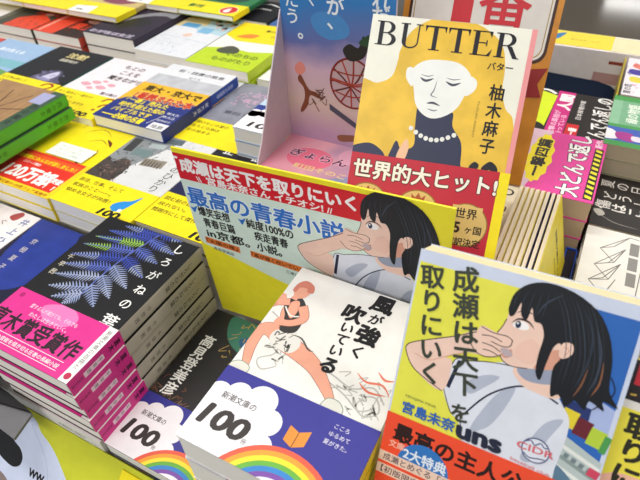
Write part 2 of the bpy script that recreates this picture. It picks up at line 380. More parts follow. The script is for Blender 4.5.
def art_runner(p):
    K='#3b3a3a'; GY='#b9b8b3'
    for q in (((30,92),(45,78),(62,76),(78,72),(90,78),(100,70)),((28,88),(44,74),(60,71),(76,66),(88,60),(96,66)),((20,86),(22,74),(14,66),(20,60),(28,66)),((2,104),(14,98),(28,84),(44,74),(60,72)),((84,62),(92,58),(99,64),(94,72),(86,70))): p.line(list(q),1.0,GY)
    scribble(p,70,58,32,22,GY,24,11,5); scribble(p,12,66,26,18,GY,14,12,4)
    for q in (((76,84),(84,80),(94,82),(101,76)),((80,78),(88,74),(99,76)),((88,90),(94,86),(100,88))): p.line(list(q),1.6,'#e07a62',taper=True)
    limb(p,[(23,85),(38,81),(50,76),(58,70),(66,63),(72,57)],[7,6.4,5.2,4.2,3.2,2],SKIN,SKL)          # rear leg
    limb(p,[(20,86),(10,90),(3,86),(4,74),(8,62),(10,57)],[6.8,6,4.8,3.8,2.8,1.8],SKIN,SKL)          # front leg
    p.sp([(5,60),(13,58),(12,52),(2,51),(-1,55)],'#dcdcd2'); p.line([(5,60),(13,58),(12,52),(2,51),(-1,55)],.6,'#8c9a8c',closed=True)
    p.sp([(68,60),(76,60),(80,54),(72,48),(66,52)],'#dcdcd2'); p.line([(68,60),(76,60),(80,54),(72,48),(66,52)],.6,'#8c9a8c',closed=True)
    p.sp([(14,92),(28,94),(34,86),(30,78),(18,79),(12,84)],'#e5e3dc'); scribble(p,14,80,16,12,'#6a6a66',12,5,3)
    limb(p,[(12,120),(14,108),(20,95)],[5.2,6.5,6],SKIN,SKL)
    p.sp([(8,121),(14,124),(22,117),(26,104),(25,94),(15,92),(12,104),(7,112)],K); p.sp([(10,117),(15,120),(18,112),(17,104),(12,108)],SKIN); p.line([(8,112),(16,106),(25,110)],1.2,'#e8e6e0')
    limb(p,[(19,117),(25,108),(20,101),(12,98)],[3.6,3.2,2.8,2.6],SKIN,SKL)
    limb(p,[(9,117),(1,113),(-2,110),(0,118)],[3.3,2.8,2.6,3],SKIN,SKL)
    p.sp([(-2,121),(3,122),(5,117),(2,113),(-3,115)],SKIN); p.sp([(9,102),(14,101),(14,96),(8,96)],SKIN)
    limb(p,[(10,120),(11,127)],[2.4,2.2],SKIN)
    p.sp([(7,126),(8,133),(14,135),(18,130),(16,124),(11,122)],SKIN); p.sp([(5,128),(6,136),(11,140),(18,137),(20,131),(16,130),(14,133),(9,132),(8,127)],'#cf7f6c')
    p.line([(24,92),(32,92),(40,86),(44,86)],1.2,'#55544f',taper=True)
    for ch,x,y,s in (('風',70,142,16.5),('が',70.5,127.5,10),('強',71,113,16.5),('く',72,98,11),('吹',55,126,16),('い',56.5,113,10),('て',57,103,10),('い',58,93,10),('る',59,81,13)): p.text(ch,x-s*.5,y-s*.37,s,BLK,bold=.045 if s>12 else .03,sh=.06)
stack('paperback_book','white novel with a running figure and a blue rainbow band, tall centre stack',-158.5,95,183,5,48.2,105,151,'#ecebe6',art_runner,obi=(53.5,NAVY,obi100,obi100_spine),group='running-figure novels in the centre stack',pages='#ece9e4',jit=.6,what2='running-figure novel')
# ------------------------------------------------------------------ profile girl used on the cover and on the poster (generic figure)
def girl(p,body=True):
    H='#16191f'; S='#efccbb'; S2='#d99f88'; O='#3a2a28'; SH='#dde1ec'; SD='#b3bacb'; NV='#1f2740'
    if body:
        p.sp([(26,83),(29,99),(36,101),(46,104),(58,107),(75,101),(82,95),(87,86),(86,62),(83,48),(40,48),(41,58),(37,68),(33,70)],SH,4)
        p.line([(26,83),(29,99),(36,101),(46,104),(58,106)],.5,O); 
        p.poly([(27.5,83.5),(29.5,82.8),(32.5,99.6),(30.6,99.4)],NV)
        p.sp([(44,66),(52,88),(60,96),(58,84),(52,70)],SD); p.sp([(70,62),(76,82),(84,88),(80,76),(76,62)],SD); p.sp([(36,88),(44,96),(52,98),(46,90),(40,84)],SD)
        p.line([(40,73),(48,86),(58,95),(68,98.5),(80,95)],.9,NV); p.line([(26,83),(33,70),(37,72),(41,58)],.5,O)
        p.sp([(57,104),(61,109),(78,114),(80,98),(66,97),(60,100)],S); p.sp([(60,107),(76,112),(76,104),(66,101),(60,103)],'#98a0b4')
    # upper arm and forearm
    p.sp([(38,118),(26,111),(12,104),(3.6,99),(3.4,94),(10,86),(26,80),(28,97),(24,99),(34,105),(42,107)],S,4)
    p.line([(38,118),(26,111),(12,104),(3.6,99),(3.4,94),(10,86),(26,80)],.5,O)
    p.line([(8,95),(16,94),(24,99),(34,105)],.4,S2)
    # face
    p.sp([(50,137),(48.6,128),(47.4,123.5),(45.8,119.6),(47.4,117.6),(47.2,115),(49,112),(50.2,108),(55,105.6),(63,107),(74,112),(80,122),(76,138),(60,144)],S,4)
    p.line([(48.6,128),(47.4,123.5),(45.8,119.6),(47.4,117.6),(47.2,115),(49,112),(50.2,108),(55,105.6),(63,107)],.45,O)
    p.sp([(66,108),(76,112),(78,120),(72,120),(68,114)],S2)
    # eye
    p.sp([(51.8,126.4),(54,128.9),(57.6,128.8),(59.4,126.6),(57,125),(53,125.2)],'#f7f4f4'); p.disc(54.2,127,1.3,'#2a3550',1.9); p.disc(53.9,127.6,.5,WHT)
    p.line([(51.2,127),(54,129.8),(58.6,129.6),(61.6,127)],1.0,H,taper=True); p.line([(52,132.4),(56,134.4),(61,133.6)],.6,'#4a3630',taper=True)
    # hand covering the mouth
    p.sp([(36,116),(38,121),(44,120),(50,119),(53,117.5),(52,113.5),(49,108.5),(43,106),(38,107),(34,111)],S,4)
    for q in (((38,120.5),(44,119.2),(50.6,119.6),(53.6,118.2)),((53.6,118.2),(53,115),(49.6,113.8),(44,114.6)),((39,116.4),(44,117.2),(49,116)),((40,112.6),(45,112.4),(49.4,110.8)),((34,111),(38,107),(43,106),(49,108.5),(51,112)),((41,109.4),(45,109.6),(48.6,108.6))): p.line(list(q),.45,O)
    p.sp([(50,110),(54,114),(54.6,110.6),(52,108.6)],S2)
    # hair
    p.sp([(48.2,134),(49.5,142),(55,148),(63,150.6),(74,149.4),(85,144),(92,135),(96,124),(97.5,114),(99,108),(103.6,102.4),(97,103.6),(98.6,99),(92,101.6),(91,96.6),(86,99.4),(83,95),(79,99.6),(76,97.4),(74.4,104),(73.8,112),(76,118),(74,124),(71.6,121),(70.4,112),(69.6,103.5),(66.8,107),(66.2,116),(66.4,125),(64,130.4),(60.6,131),(58.4,137),(57.4,130.6),(54.4,132),(53.2,138),(51.6,131.4),(49.6,130)],H,3)
    p.sp([(75,124.5),(79,125.4),(80,121),(77,117.4),(74.6,118.6)],S); p.line([(76,123),(78.4,122),(77,119)],.4,S2)
    for q,c in ((((86,138),(91,126),(92,114),(90,104)),'#3a4252'),(((80,143),(86,132),(87,118),(84,104)),'#2c3544'),(((70,147),(64,141),(61,134)),'#333c4a'),(((93,122),(94,112),(92,104)),'#8a5a40'),(((88,118),(87,108),(85,101)),'#7a5038')): p.line(list(q),.9,c,taper=True)
    for i in range(9):
        t=i/8; p.line([(66+18*t,148.5-3*t),(72+17*t,138-2*t),(77+17*t,122-4*t),(77+17*t,104+2*t)],.35,('#2e3846','#3c4858','#262c36')[i%3],taper=True)
    for i in range(5): p.line([(52+3*i,144+i*.6),(50.4+3.4*i,139),(50.6+3.2*i,133.5)],.3,'#333d4b',taper=True)
    p.sp([(56,112),(64,110),(66,118),(62,122),(57,118)],'#ecc3b2'); p.sp([(49,112.6),(53,113.4),(55,111),(52,109.6)],'#b9a9ae')
    p.line([(97.5,116),(100.5,110),(98.5,104)],.5,H); p.line([(95,110),(97,103),(94,98)],.5,H)
# ------------------------------------------------------------------ large leaning book, front right
def art_girl(p):
    p.rect(0,0,105,151,'#cdd6ea'); p.rect(1,0,74,144.5,'#e6e451'); p.rect(72,55,31,89.5,'#2c66b8')
    # building at the lower right
    p.poly([(84,92),(103,88),(103,101),(94,104)],'#a9b8e2'); p.poly([(80,88),(94,85),(94,98),(82,99)],'#26366e'); p.text('のMJ',84,90,4.6,'#9fb0dc',rot=-10)
    p.poly([(76,92),(79,92),(79,99),(76,99)],'#c8384a')
    for x,y,c in ((82,86,'#e3cf35'),(88.5,83.5,'#6b2430'),(95,81,'#b6cf3f'),(101,79,'#4d9a50')): p.rect(x,y,7 if x<100 else 3,9,c,rot=-8)
    p.poly([(74,58),(104,54),(104,74),(74,86)],'#b9c6c4')
    for k in range(5): p.poly([(74,80.5-k*5.4),(104,71-k*5.6),(104,69-k*5.6),(74,78.5-k*5.4)],'#8a9a98' if k%2 else '#e6e9e4')
    for k in range(7): p.rect(77+k*3.6,74-k*1.15,2.2,2.4,'#75858a',rot=-14)
    p.rect(99,66,5,4.4,'#cf4660',rot=-12); p.sp([(76,62),(84,66),(94,60),(92,57),(76,57)],'#5c7c94')
    girl(p)
    p.text('成瀬は天下',24,148,13.6,'#3c4236',vert=True,pitch=1.0,bold=.026,rot=12); p.text('を',34,67,11,'#3c4236',bold=.026,rot=10)
    p.text('取りにいく',7.6,144.4,13,'#3c4236',vert=True,pitch=.99,bold=.026,rot=10.5)
    p.text('宮島未奈',7.5,60.6,7.2,'#2f63b4',bold=.03,fit=29); p.text('MIYAJIMA MINA',8,69.4,1.8,'#5a6a4a',fit=17)
    p.text('uns',38.5,59,13,'#23283c',bold=.05,sh=-.05,fit=22)
    p.disc(76,68,6.6,'#45507c'); p.disc(76,68,6.0,SHW); p.line([(70.6,71),(73,72.4),(75,70.6),(77.5,72.6),(79.5,71),(81.4,71.6)],.6,'#45507c'); p.line([(71,65),(74,63.4),(78,64.4),(81,65)],.6,'#45507c'); p.text('CIDR',67.4,66.4,5,'#d5646c',fit=17,bold=.02,rot=2); p.text('baseball club',66,58.6,2.4,'#d5646c',fit=19,rot=-4)
SHW='#dde1ec'
def obi_girl(p):
    p.text('最高の主人公、現る！',6,43.3,11.4,'#2a1512',bold=.035,fit=108)
    p.disc(25,31.5,14.5,'#2f74bd',a0=-10,a1=190); p.text('2大特典',13.4,34.6,7.4,'#dfe8f2',fit=24,bold=.03)
    p.text('文庫',4.4,38,4.6,'#f7b9a4',bold=.02)
    p.rect(0,27.4,105,6.0,'#e8c9b6'); p.text('成瀬とめぐる「ぜぜさんぽ」冊子付き',2.6,28.7,4.6,'#5a4a52',fit=80,bold=.015)
    p.rect(0,19.6,105,6.0,'#e8c9b6'); p.text('【初版限定スピン】琵琶湖ブルー',2.6,20.9,4.6,'#5a4a52',fit=74,bold=.015)
    p.text('本屋大賞',1,3,15.5,'#efd5bd',bold=.05,fit=92)
NU=(0.9966,-0.0353,0.0739); NVv=(-0.0459,0.5068,0.8608)
M_n=FR((-49.5,124.7,148.7),NU,NVv)@Matrix.Translation((0,0,-.018))
book('paperback_book','large leaning novel with a girl in profile covering her mouth and an orange-red band',M_n,105,151,17.3,'#cdd6ea',art_girl,spine='#cdd6ea',obi=(57.4,'#ee4f2e',obi_girl,None),pages='#efe2b8')
# companion promotional card at its right
a=Mb(); M_c=FR((-49.5,124.7,148.7),NU,NVv)@Matrix.Translation((.1058,-.004,-.012))
a.box(0,70,0,128,-1.6,0,'#f0e24a'); p=Pt(a,(0,0,0),(1,0,0),(0,1,0),70,128)
p.rect(0,104,70,24,'#e9e4dc'); p.rect(0,108,70,20,'#2a2226'); p.rect(2,116,70,12,'#c9303e'); scribble(p,2,108,30,7,'#d8b44a',14,2,2); p.sp([(-2,62),(20,72),(50,66),(70,60),(70,0),(0,0)],'#f0b9a0')
p.text('取りにいく',10,103,13,'#2b2a1c',vert=True,pitch=1.0,bold=.04); p.text('成瀬は天下を',24,106,13,'#2b2a1c',vert=True,pitch=1.0,bold=.04)
tag(a.build('promotional_card',mw=M_c),'yellow promotional card with black title at the right edge beside the girl novel','card')
slab('display_riser','plain white block holding up the leaning girl novel','display riser',-50,175,122,200,48.2,136.5,mat('#dcdad6',.6),bev=2)
# ------------------------------------------------------------------ standing promotional poster with the red title strip
a=Mb(); M_p=FR((-257.4,252.0,92.8),(0.9986,0.0506,0.0142),(-0.0116,-0.0521,0.9986))
a.box(0,207,-13,172,-1.5,0,'#f0e52e'); p=Pt(a,(0,-4,0),(1,0,0),(0,1,0),207,176); p.T=lambda x,y:(x,y+4)
p.poly([(0,80),(3,76),(69,56),(110,46),(150,40),(150,144),(0,144)],'#d8ecdf')
p.poly([(0,144),(150,143.5),(175,168),(0,168)],'#d3202c')
p.T=None; yo=4
p.text('「成瀬は天下を取りにいく」',-1,153+yo,13.2,WHT,bold=.045,fit=152)
p.text('\\\\',16,144.5+yo,7,WHT,bold=.03); p.text('宮島未奈さん イチオシ!',25,144.8+yo,7.6,WHT,bold=.03,fit=94); p.text('//',122,144.5+yo,7,WHT,bold=.03)
p.text('最高の青春小説',2.5,121+yo,19.5,'#2b72c8',bold=.028,fit=131,out='#eaf5f5',ow=.04)
for x,L in ((8,('爆笑妄想','青春巨篇','in京都。')),(52,('純度100%の','疾走青春','小説。'))):
    for i,t in enumerate(L): p.text(t,x+(5 if i and x>20 else 2 if i else 0),110-i*11.6+yo,10.4,'#1d1d20',bold=.028,fit=(29 if len(t)<5 else 40) if t!='小説。' else 22)
    p.poly([(x-7,116.5+yo),(x-4.6,111+yo),(x-3.6,111+yo),(x+.6,119+yo),(x-4,115.6+yo)],'#2b72c8')
p.text('',0,0,1,BLK)
p.rect(6,78+yo,33,7,'#e07a35',rot=-3); p.text('『太陽の塔』',7,79.4+yo,5.2,'#4a1c10',fit=30,bold=.02,rot=-3); p.text('森見登美彦',12,72+yo,4,'#3a3a3a',rot=-5,fit=20)
p.rect(49,76+yo,52,7,'#e07a35',rot=-3); p.text('『風が強く吹いている』',50,77.2+yo,5.2,'#4a1c10',fit=49,bold=.02,rot=-3); p.text('三浦しをん',80,68.5+yo,4,'#3a3a3a',rot=-5,fit=18)
p.T=lambda x,y:(144+(x-46.3)*1.13,yo+133+(y-120)*1.33)
girl(p); p.T=None
tag(a.build('promotional_poster',mw=M_p),'wide yellow and red poster card standing behind the running-figure stack','poster')
# ------------------------------------------------------------------ BUTTER books
PNK='#eb9a9c'
def butter_text(p,x,y,h,w,c='#20202a'):
    """six serif capitals"""
    def T(x,k):
        p.rect(x+.39*k,y,.2*k,h,c,new=False); p.rect(x,y+h*.93,k*.98,h*.07,c,new=False); p.rect(x+.24*k,y,.5*k,h*.045,c,new=False)
        p.poly([(x,y+h),(x+.03*k,y+h*.72),(x+.12*k,y+h*.95)],c,new=False); p.poly([(x+.98*k,y+h),(x+.95*k,y+h*.72),(x+.86*k,y+h*.95)],c,new=False)
    def stem(x,k): p.rect(x+.12*k,y,.2*k,h,c,new=False); p.rect(x,y,.44*k,h*.045,c,new=False); p.rect(x,y+h*.955,.44*k,h*.045,c,new=False)
    def bowl(x0,yc,rx,ry,t):
        n=12
        for i in range(n):
            a0=-math.pi/2+math.pi*i/n; a1=-math.pi/2+math.pi*(i+1)/n
            f=lambda a:(t*(.25+.75*math.cos(a)))
            p.poly([(x0+rx*math.cos(a0),yc+ry*math.sin(a0)),(x0+rx*math.cos(a1),yc+ry*math.sin(a1)),(x0+max(0,rx*math.cos(a1)-f(a1)),yc+(ry-h*.045)*math.sin(a1)),(x0+max(0,rx*math.cos(a0)-f(a0)),yc+(ry-h*.045)*math.sin(a0))],c,new=False)
    def bar(x0,x1,yy): p.rect(x0,yy,x1-x0,h*.045,c,new=False)
    k=w/6.35; p.L+=1; X=x
    stem(X,k); bar(X+.3*k,X+.55*k,y+h*.955); bar(X+.3*k,X+.6*k,y+h*.5); bar(X+.3*k,X+.6*k,y); bowl(X+.5*k,y+h*.75,.34*k,h*.25,.19*k); bowl(X+.55*k,y+h*.26,.38*k,h*.26,.2*k); X+=1.08*k
    p.rect(X+.12*k,y+h*.25,.19*k,h*.75,c,new=False); bar(X,X+.42*k,y+h*.955); p.rect(X+.8*k,y+h*.25,.06*k,h*.75,c,new=False); bar(X+.68*k,X+.98*k,y+h*.955)
    n=12
    for i in range(n):
        a0=math.pi+math.pi*i/n; a1=math.pi+math.pi*(i+1)/n; g=lambda a:.06+.13*max(0,-math.cos(a))
        p.poly([(X+.49*k+.37*k*math.cos(a0),y+h*.25+h*.27*math.sin(a0)),(X+.49*k+.37*k*math.cos(a1),y+h*.25+h*.27*math.sin(a1)),(X+.49*k+(.37-g(a1))*k*math.cos(a1),y+h*.25+h*.21*math.sin(a1)),(X+.49*k+(.37-g(a0))*k*math.cos(a0),y+h*.25+h*.21*math.sin(a0))],c,new=False)
    X+=1.1*k; T(X,k*.98); X+=1.03*k; T(X,k*.98); X+=1.05*k
    stem(X,k)
    for yy in (.955,.5,0): bar(X+.3*k,X+(.85 if yy!=.5 else .66)*k,y+h*yy)
    p.poly([(X+.87*k,y+h),(X+.84*k,y+h*.74),(X+.72*k,y+h*.96)],c,new=False); p.poly([(X+.93*k,y+h*.3),(X+.85*k,y),(X+.7*k,y+h*.03)],c,new=False); p.rect(X+.64*k,y+h*.4,.05*k,h*.24,c,new=False); X+=1.03*k
    stem(X,k); bar(X+.3*k,X+.55*k,y+h*.955); bar(X+.3*k,X+.55*k,y+h*.48); bowl(X+.5*k,y+h*.74,.36*k,h*.26,.19*k)
    p.poly([(X+.5*k,y+h*.5),(X+.72*k,y+h*.48),(X+1.0*k,y+h*.04),(X+1.08*k,y+h*.04),(X+1.08*k,y),(X+.82*k,y)],c,new=False)
YB='#eec445'
def art_butter(p):
    s=mat(YB,.4,'art')
    p.rect(0,0,103,151,'#eeede0')
    p.sp([(28,143),(22,130),(21.4,122.8),(19,112),(10,106.5),(-4,104),(-4,50),(104,50),(103,90),(96,100),(92,112),(91,126),(87,139),(76,148),(60,153),(42,152)],s)
    p.sp([(-4,60),(10,66),(20,62),(24,57),(26,62),(29,70),(33,64),(38,62),(40,50),(-4,50)],'#2e3454')
    p.sp([(39.5,94),(44,90),(53,88),(63,93),(64.6,84),(72,74),(74,60),(75,50),(30,50),(33,62),(41,68),(40,80)],'#2e3450')
    p.sp([(31,62),(35.5,72),(38,66),(36,57),(31,54)],'#f0c2a0')
    p.sp([(51,126),(40,124.6),(32.6,119),(33,112),(35,105),(37.6,96),(43,90),(50,87.6),(58,90),(65,96),(68.5,104),(71,112),(70,119),(62,125)],'#eff1ee')
    p.sp([(33,118),(28.6,118.5),(28.8,112),(33.6,107)],'#eff1ee'); p.sp([(70,117),(75,115),(74.6,109),(69,105)],'#eff1ee')
    G='#4a4c5c'
    for q,wd in ((((38,113.4),(42,111.6),(47,113.6)),1.7),(((55,112.6),(60,110.8),(65,112.8)),1.7),(((38,115.4),(43,114.6),(47,116)),.5),(((55,115),(60,114.2),(65,115.4)),.5),(((49.5,113),(48.4,106),(47,102.6),(51.6,101.4)),.7)): p.line(list(q),wd,G,taper=True)
    p.line([(45,97),(49,97.8),(54,96.4)],1.5,G,taper=True); p.line([(46,93.6),(50,92.8),(53,93.6)],.9,'#8a8c9c',taper=True)
    for i in range(9):
        t=i/8; p.disc(37.5+29*t,80.5-6.5*math.sin(math.pi*(t*.9+.05))-1*t,1.55,'#e7e8e6')
    butter_text(p,4,131.5,15.6,94)
    p.text('バター',80,123.6,5.4,BLK,bold=.02,fit=16)
    p.text('柚木麻子',89,115,11,BLK,vert=True,pitch=1.06,bold=.02,sx=.92); p.text('YUZUKI ASAKO',78,103,1.8,'#8a7430',rot=-90,fit=24)
    p.sp([(80,60),(83,63),(86,61),(84,57),(80,56)],'#20202a'); p.sp([(88,60),(93,64.5),(98,61),(98,56),(93,59),(89,56)],'#20202a')
    p.rect(103.6,0,5,151,PNK)
def obi_butter(p):
    p.rect(0,0,100.5,60,'#bf2238'); p.rect(100.5,0,8,60,YEL)
    for x,y,t in ((15,24,('Waterstones','')),(50,24,('Books Are My','Bag')),(84,20,('世界','35ヶ国'))):
        p.disc(x,y,15,'#8c6a26'); p.disc(x,y,14.2,'#dcbc72'); 
        p.poly([(x-4,y+7),(x-5,y+12),(x-2,y+9.6),(x,y+13),(x+2,y+9.6),(x+5,y+12),(x+4,y+7)],'#b0542c')
    p.text('Waterstones',2.5,26,4.6,'#33220e',fit=25,bold=.02); p.text('Books Are My',37.5,25,4.4,'#33220e',fit=25,bold=.02); p.text('Bag Awards',40,18,4,'#33220e',fit=20)
    p.rect(74,26,20,7,'#dcbc72'); p.text('世界',76.5,25,7.5,'#33220e',bold=.02); p.text('35',72,14.5,10,'#33220e',bold=.04); p.text('ヶ国',84.5,15,6,'#33220e',bold=.02); p.text('翻訳決定',73,6,6,'#33220e',bold=.02,fit=23)
    p.text('世界的大ヒット!',3,43,13.4,'#f4efe4',bold=.03,fit=97,out='#4a0c16',ow=.04)
M_b=FR((-132.5,258.5,215.5),(0.9691,0.2395,-0.0593),(-0.0916,0.5724,0.8148))@Matrix.Translation((0,0,-.0165))
book('paperback_book','leaning yellow novel titled BUTTER with a pale woman and a red band',M_b,107,151,16,'#eeede0',art_butter,spine=PNK,obi=(58.5,'#bf2238',obi_butter,None))
# copies standing on their fore edge behind it, spines up
def sp_butter(p): p.text('柚木麻子',p.w/2,p.h-34,8.5,BLK,vert=True,pitch=1.3,bold=.02); p.disc(p.w/2,p.h-16,5,BLK); p.disc(p.w/2,p.h-16,3.4,'#e9e0c4')
def osp_butter(p): p.text('世界的大ヒット',p.w/2,p.h-4,5.5,BLK,vert=True)
M_=Matrix(((0,0,-1,-.0335),(0,1,0,.2645),(1,0,0,.0785),(0,0,0,1)))
book('paperback_book','beige-spined novel standing spine up between the red band and the booklets',M_,105,151,16,'#e9e0c4',None,spine='#e9e0c4',spine_art=sp_butter,obi=(46,'#f2dc2c',None,osp_butter))
slab('display_riser','plain block behind the poster, carrying the BUTTER novel','display riser',-130,-53,272,390,48.2,193,mat('#dcdad6',.6))
slab('display_riser','small plain block under the beige-spined novel','display riser',-49.5,-34,268,414,48.2,78,mat('#dcdad6',.6))
# ------------------------------------------------------------------ thin booklets leaning in a row
def bk_back(p):
    p.text('新潮文庫の100冊',74,92,7,'#3a3010',vert=True,pitch=1.0,bold=.03); p.text('あなたの一冊が、ここに',62,74,4.4,'#3a3010',vert=True,bold=.02)
lean=math.radians(15)
cols=['#d9c37a','#e6d27c','#e2cf80','#dcc98a','#e8d36a','#2a2748','#2c2a4a','#f0dc3e']
LB=['leftmost thin booklet','second thin booklet from the left','third thin booklet from the left','fourth thin booklet from the left','fifth thin booklet from the left','dark thin booklet, third from right','dark thin booklet, second from right','yellow thin booklet at the right end']
for i in range(8):
    x=-32+i*4.15
    up=Vector((-math.sin(lean),0,math.cos(lean))); fx=Vector((math.cos(lean),0,math.sin(lean)))
    base=Vector((x+27,286,98)); M=Matrix.Identity(4)
    for j in range(3): M[j][0]=(0,1,0)[j]; M[j][1]=up[j]; M[j][2]=fx[j]; M[j][3]=base[j]*.001
    r=empty('booklet',LB[i]+' in the leaning row behind the girl novel','booklet','thin booklets standing in a leaning row',M)
    c=Mb(); c.box(0,103,0,105,0,.45,cols[i]); c.box(0,103,0,105,3.0,3.45,cols[i]); c.box(102.6,103.2,0,105,0,3.45,cols[i])
    if i==7: bk_back(Pt(c,(0,0,3.45),(1,0,0),(0,1,0),103,105))
    c.build('cover',r)
    g=Mb(); g.box(.4,102.4,.4,105.9,.5,2.95,mat('#e8dcc2',.8,'pages')); g.build('page_block',r)
# ------------------------------------------------------------------ blue fantasy cover on a folded display stand
SKY=ramp_mat('printed dusk sky',[(0,'#b08fb4'),(.2,'#c9b6b0'),(.42,'#c6a9bd'),(.55,'#5f6ba8'),(.72,'#2f79bf'),(1,'#2d8ad0')],1,0,.17,.16,14)
PINK=ramp_mat('printed pink cloud',[(0,'#d98aa0'),(.4,'#e0a3ae'),(.7,'#b98fa8'),(1,'#d6a6b4')],0,0,.105,.4,26)
st=empty('book_display_stand','folded card stand with a blue sky book cover and a pink floor panel','display stand',None,TR(-245.3,385.2,201))
a=Mb(); a.box(0,100,0,3,0,170,'#d8d0de'); p=Pt(a,(0,0,0),(1,0,0),(0,0,1),100,170)
p.mb=a
bp=a.build('back_panel',st)
a=Mb(); a.box(0,100,0,170,-.4,0,SKY); p=Pt(a,(0,0,0),(1,0,0),(0,1,0),100,170)
WT='#e6eef6'
p.sp([(28,112),(36,118),(52,118),(62,108),(58,100),(44,97),(32,102)],'#4a8aca')
p.text('ぼくいたう',11,171.5,14,WT,vert=True,pitch=.95,bold=.01); p.text('。',15,95,15,WT,bold=.02); p.line([(24,131),(31,122)],1.3,WT,sm=False); p.text('そのひが、',50,163,16,WT,vert=True,pitch=.70,bold=.02); p.text('ごはんれだ',88,170,15,WT,vert=True,pitch=.72,bold=.02)
BR='#7c4630'; K='#3a2222'
p.disc(64,62,20,'#b8a0a8',22)
for i in range(6): p.line([(64-20*math.cos(i*.55),62+22*math.sin(i*.55)),(64+(i-3)*2,62),(64+20*math.cos(i*.55+.5),62-22*math.sin(i*.55+.5))],1.5,('#8a2f24','#5b2a22','#a5443a')[i%3])
p.line([(64+20*math.cos(t*.45),62+22*math.sin(t*.45)) for t in range(14)],1.8,'#7a2a20',closed=True)
for i in range(3): p.line([(45,54+i*9),(64,50+i*10),(84,56+i*9)],1.3,'#93382c')
p.sp([(56,90),(62,96),(70,94),(74,104),(78,96),(74,86),(62,82)],'#2a2a2c'); p.sp([(70,98),(80,106),(88,104),(80,96)],'#2c4a34')
p.sp([(12,60),(15,62),(22,50),(30,48),(36,42),(30,43),(23,44),(20,34),(14,26),(12,28),(17,40),(17,50),(12,56)],BR); scribble(p,18,34,22,18,'#6a4438',9,6,7)
p.sp([(10,70),(16,74),(20,68),(15,62),(10,64)],'#d98a80')
p.poly([(42,40),(100,8),(100,3),(42,34)],'#4a4a5c'); p.sp([(50,10),(70,14),(100,20),(100,14),(70,8),(52,4)],'#8a5a44')
pc=a.build('printed_cover',bp); pc.matrix_parent_inverse=Matrix.Identity(4); pc.rotation_euler=(math.radians(90),0,0); pc.location=(0,-.0002,0)
a=Mb()
for q in (0,): 
    P0=[(0,0),(-62,0),(-50,18),(0,116)]
    pts=[(-1.2,y,z) for y,z in P0]+[(0-.05,y,z) for y,z in P0]
    i0=len(a.v); a.v+=pts; kk=a.m('#d3c8d4'); a.f+=[(i0,i0+1,i0+2,i0+3),(i0+7,i0+6,i0+5,i0+4)]+[(i0+j,i0+4+j,i0+4+(j+1)%4,i0+(j+1)%4) for j in range(4)]; a.mi+=[kk]*6
a.build('side_panel',st)
a=Mb(); a.box(0,103,-119,0,-1.5,-.1,PINK); p=Pt(a,(0,-119,-.1),(1,0,0),(0,1,0),103,119)
p.disc(36,88,22,'#e4718c',16); p.disc(72,104,14,'#d9a0b6',12); p.sp([(60,60),(90,80),(103,70),(103,40),(70,44)],'#8f94b8')
p.text('ぎょらん',15,88,12,'#4a2344',bold=.02,fit=56,out='#e8b0c4',ow=.06); p.text('町田そのこ',28,71,8,'#e7c98c',bold=.02,fit=50)
a.build('base_panel',st)
slab('display_riser','tall plain block carrying the pink and blue display stand','display riser',-247,-140,268,386,48.2,199,mat('#d6d0d4',.6))
# ------------------------------------------------------------------ orange number-one sign
M_s=FR((-158.2,398.1,185.4),(0.9955,0.0944,-0.001),(-0.0365,0.3955,0.9177))
sg=empty('shop_sign','orange framed sign reading number one in red, behind the BUTTER novel','sign',None,M_s)
a=Mb(); a.box(0,125,0,225,-6,0,mat('#c98428',.4,'art')); a.build('board',sg)
def rrect(x0,y0,x1,y1,r): 
    o=[]
    for cx,cy,a0 in ((x1-r,y1-r,0),(x0+r,y1-r,90),(x0+r,y0+r,180),(x1-r,y0+r,270)):
        o+=[(cx+r*math.cos(math.radians(a0+t)),cy+r*math.sin(math.radians(a0+t))) for t in range(0,91,15)]
    return o
a=Mb(); p=Pt(a,(0,0,.1),(1,0,0),(0,1,0),125,225,.12)
p.poly(rrect(5,99,120.5,220,10),'#3c2010'); p.poly(rrect(7.4,101.4,118.2,217.6,8.6),'#d9d4ce'); p.poly(rrect(9,103,116.6,216,8),'#a58a3c'); p.poly(rrect(9.7,103.7,115.9,215.3,7.6),'#d6d1cb')
R_='#c2202e'
p.poly([(41,125),(57,125),(57,176),(48,176),(36,168),(36,160),(41,162)],R_)
p.text('番',62,128,43,R_,bold=.016,sx=.98)
a.build('face_panel',sg)
a=Mb(); p=Pt(a,(0,0,.3),(1,0,0),(0,1,0),125,225,.15); p.poly([(84,70),(124,74),(119,84),(124.5,97),(112,95),(104,100),(86,98)],'#8f2524'); a.build('ribbon',sg)
slab('sign_foot','dark block under the orange number one sign','sign foot',-150,-54,392,411,48.2,182,mat('#4a3a2c',.6))
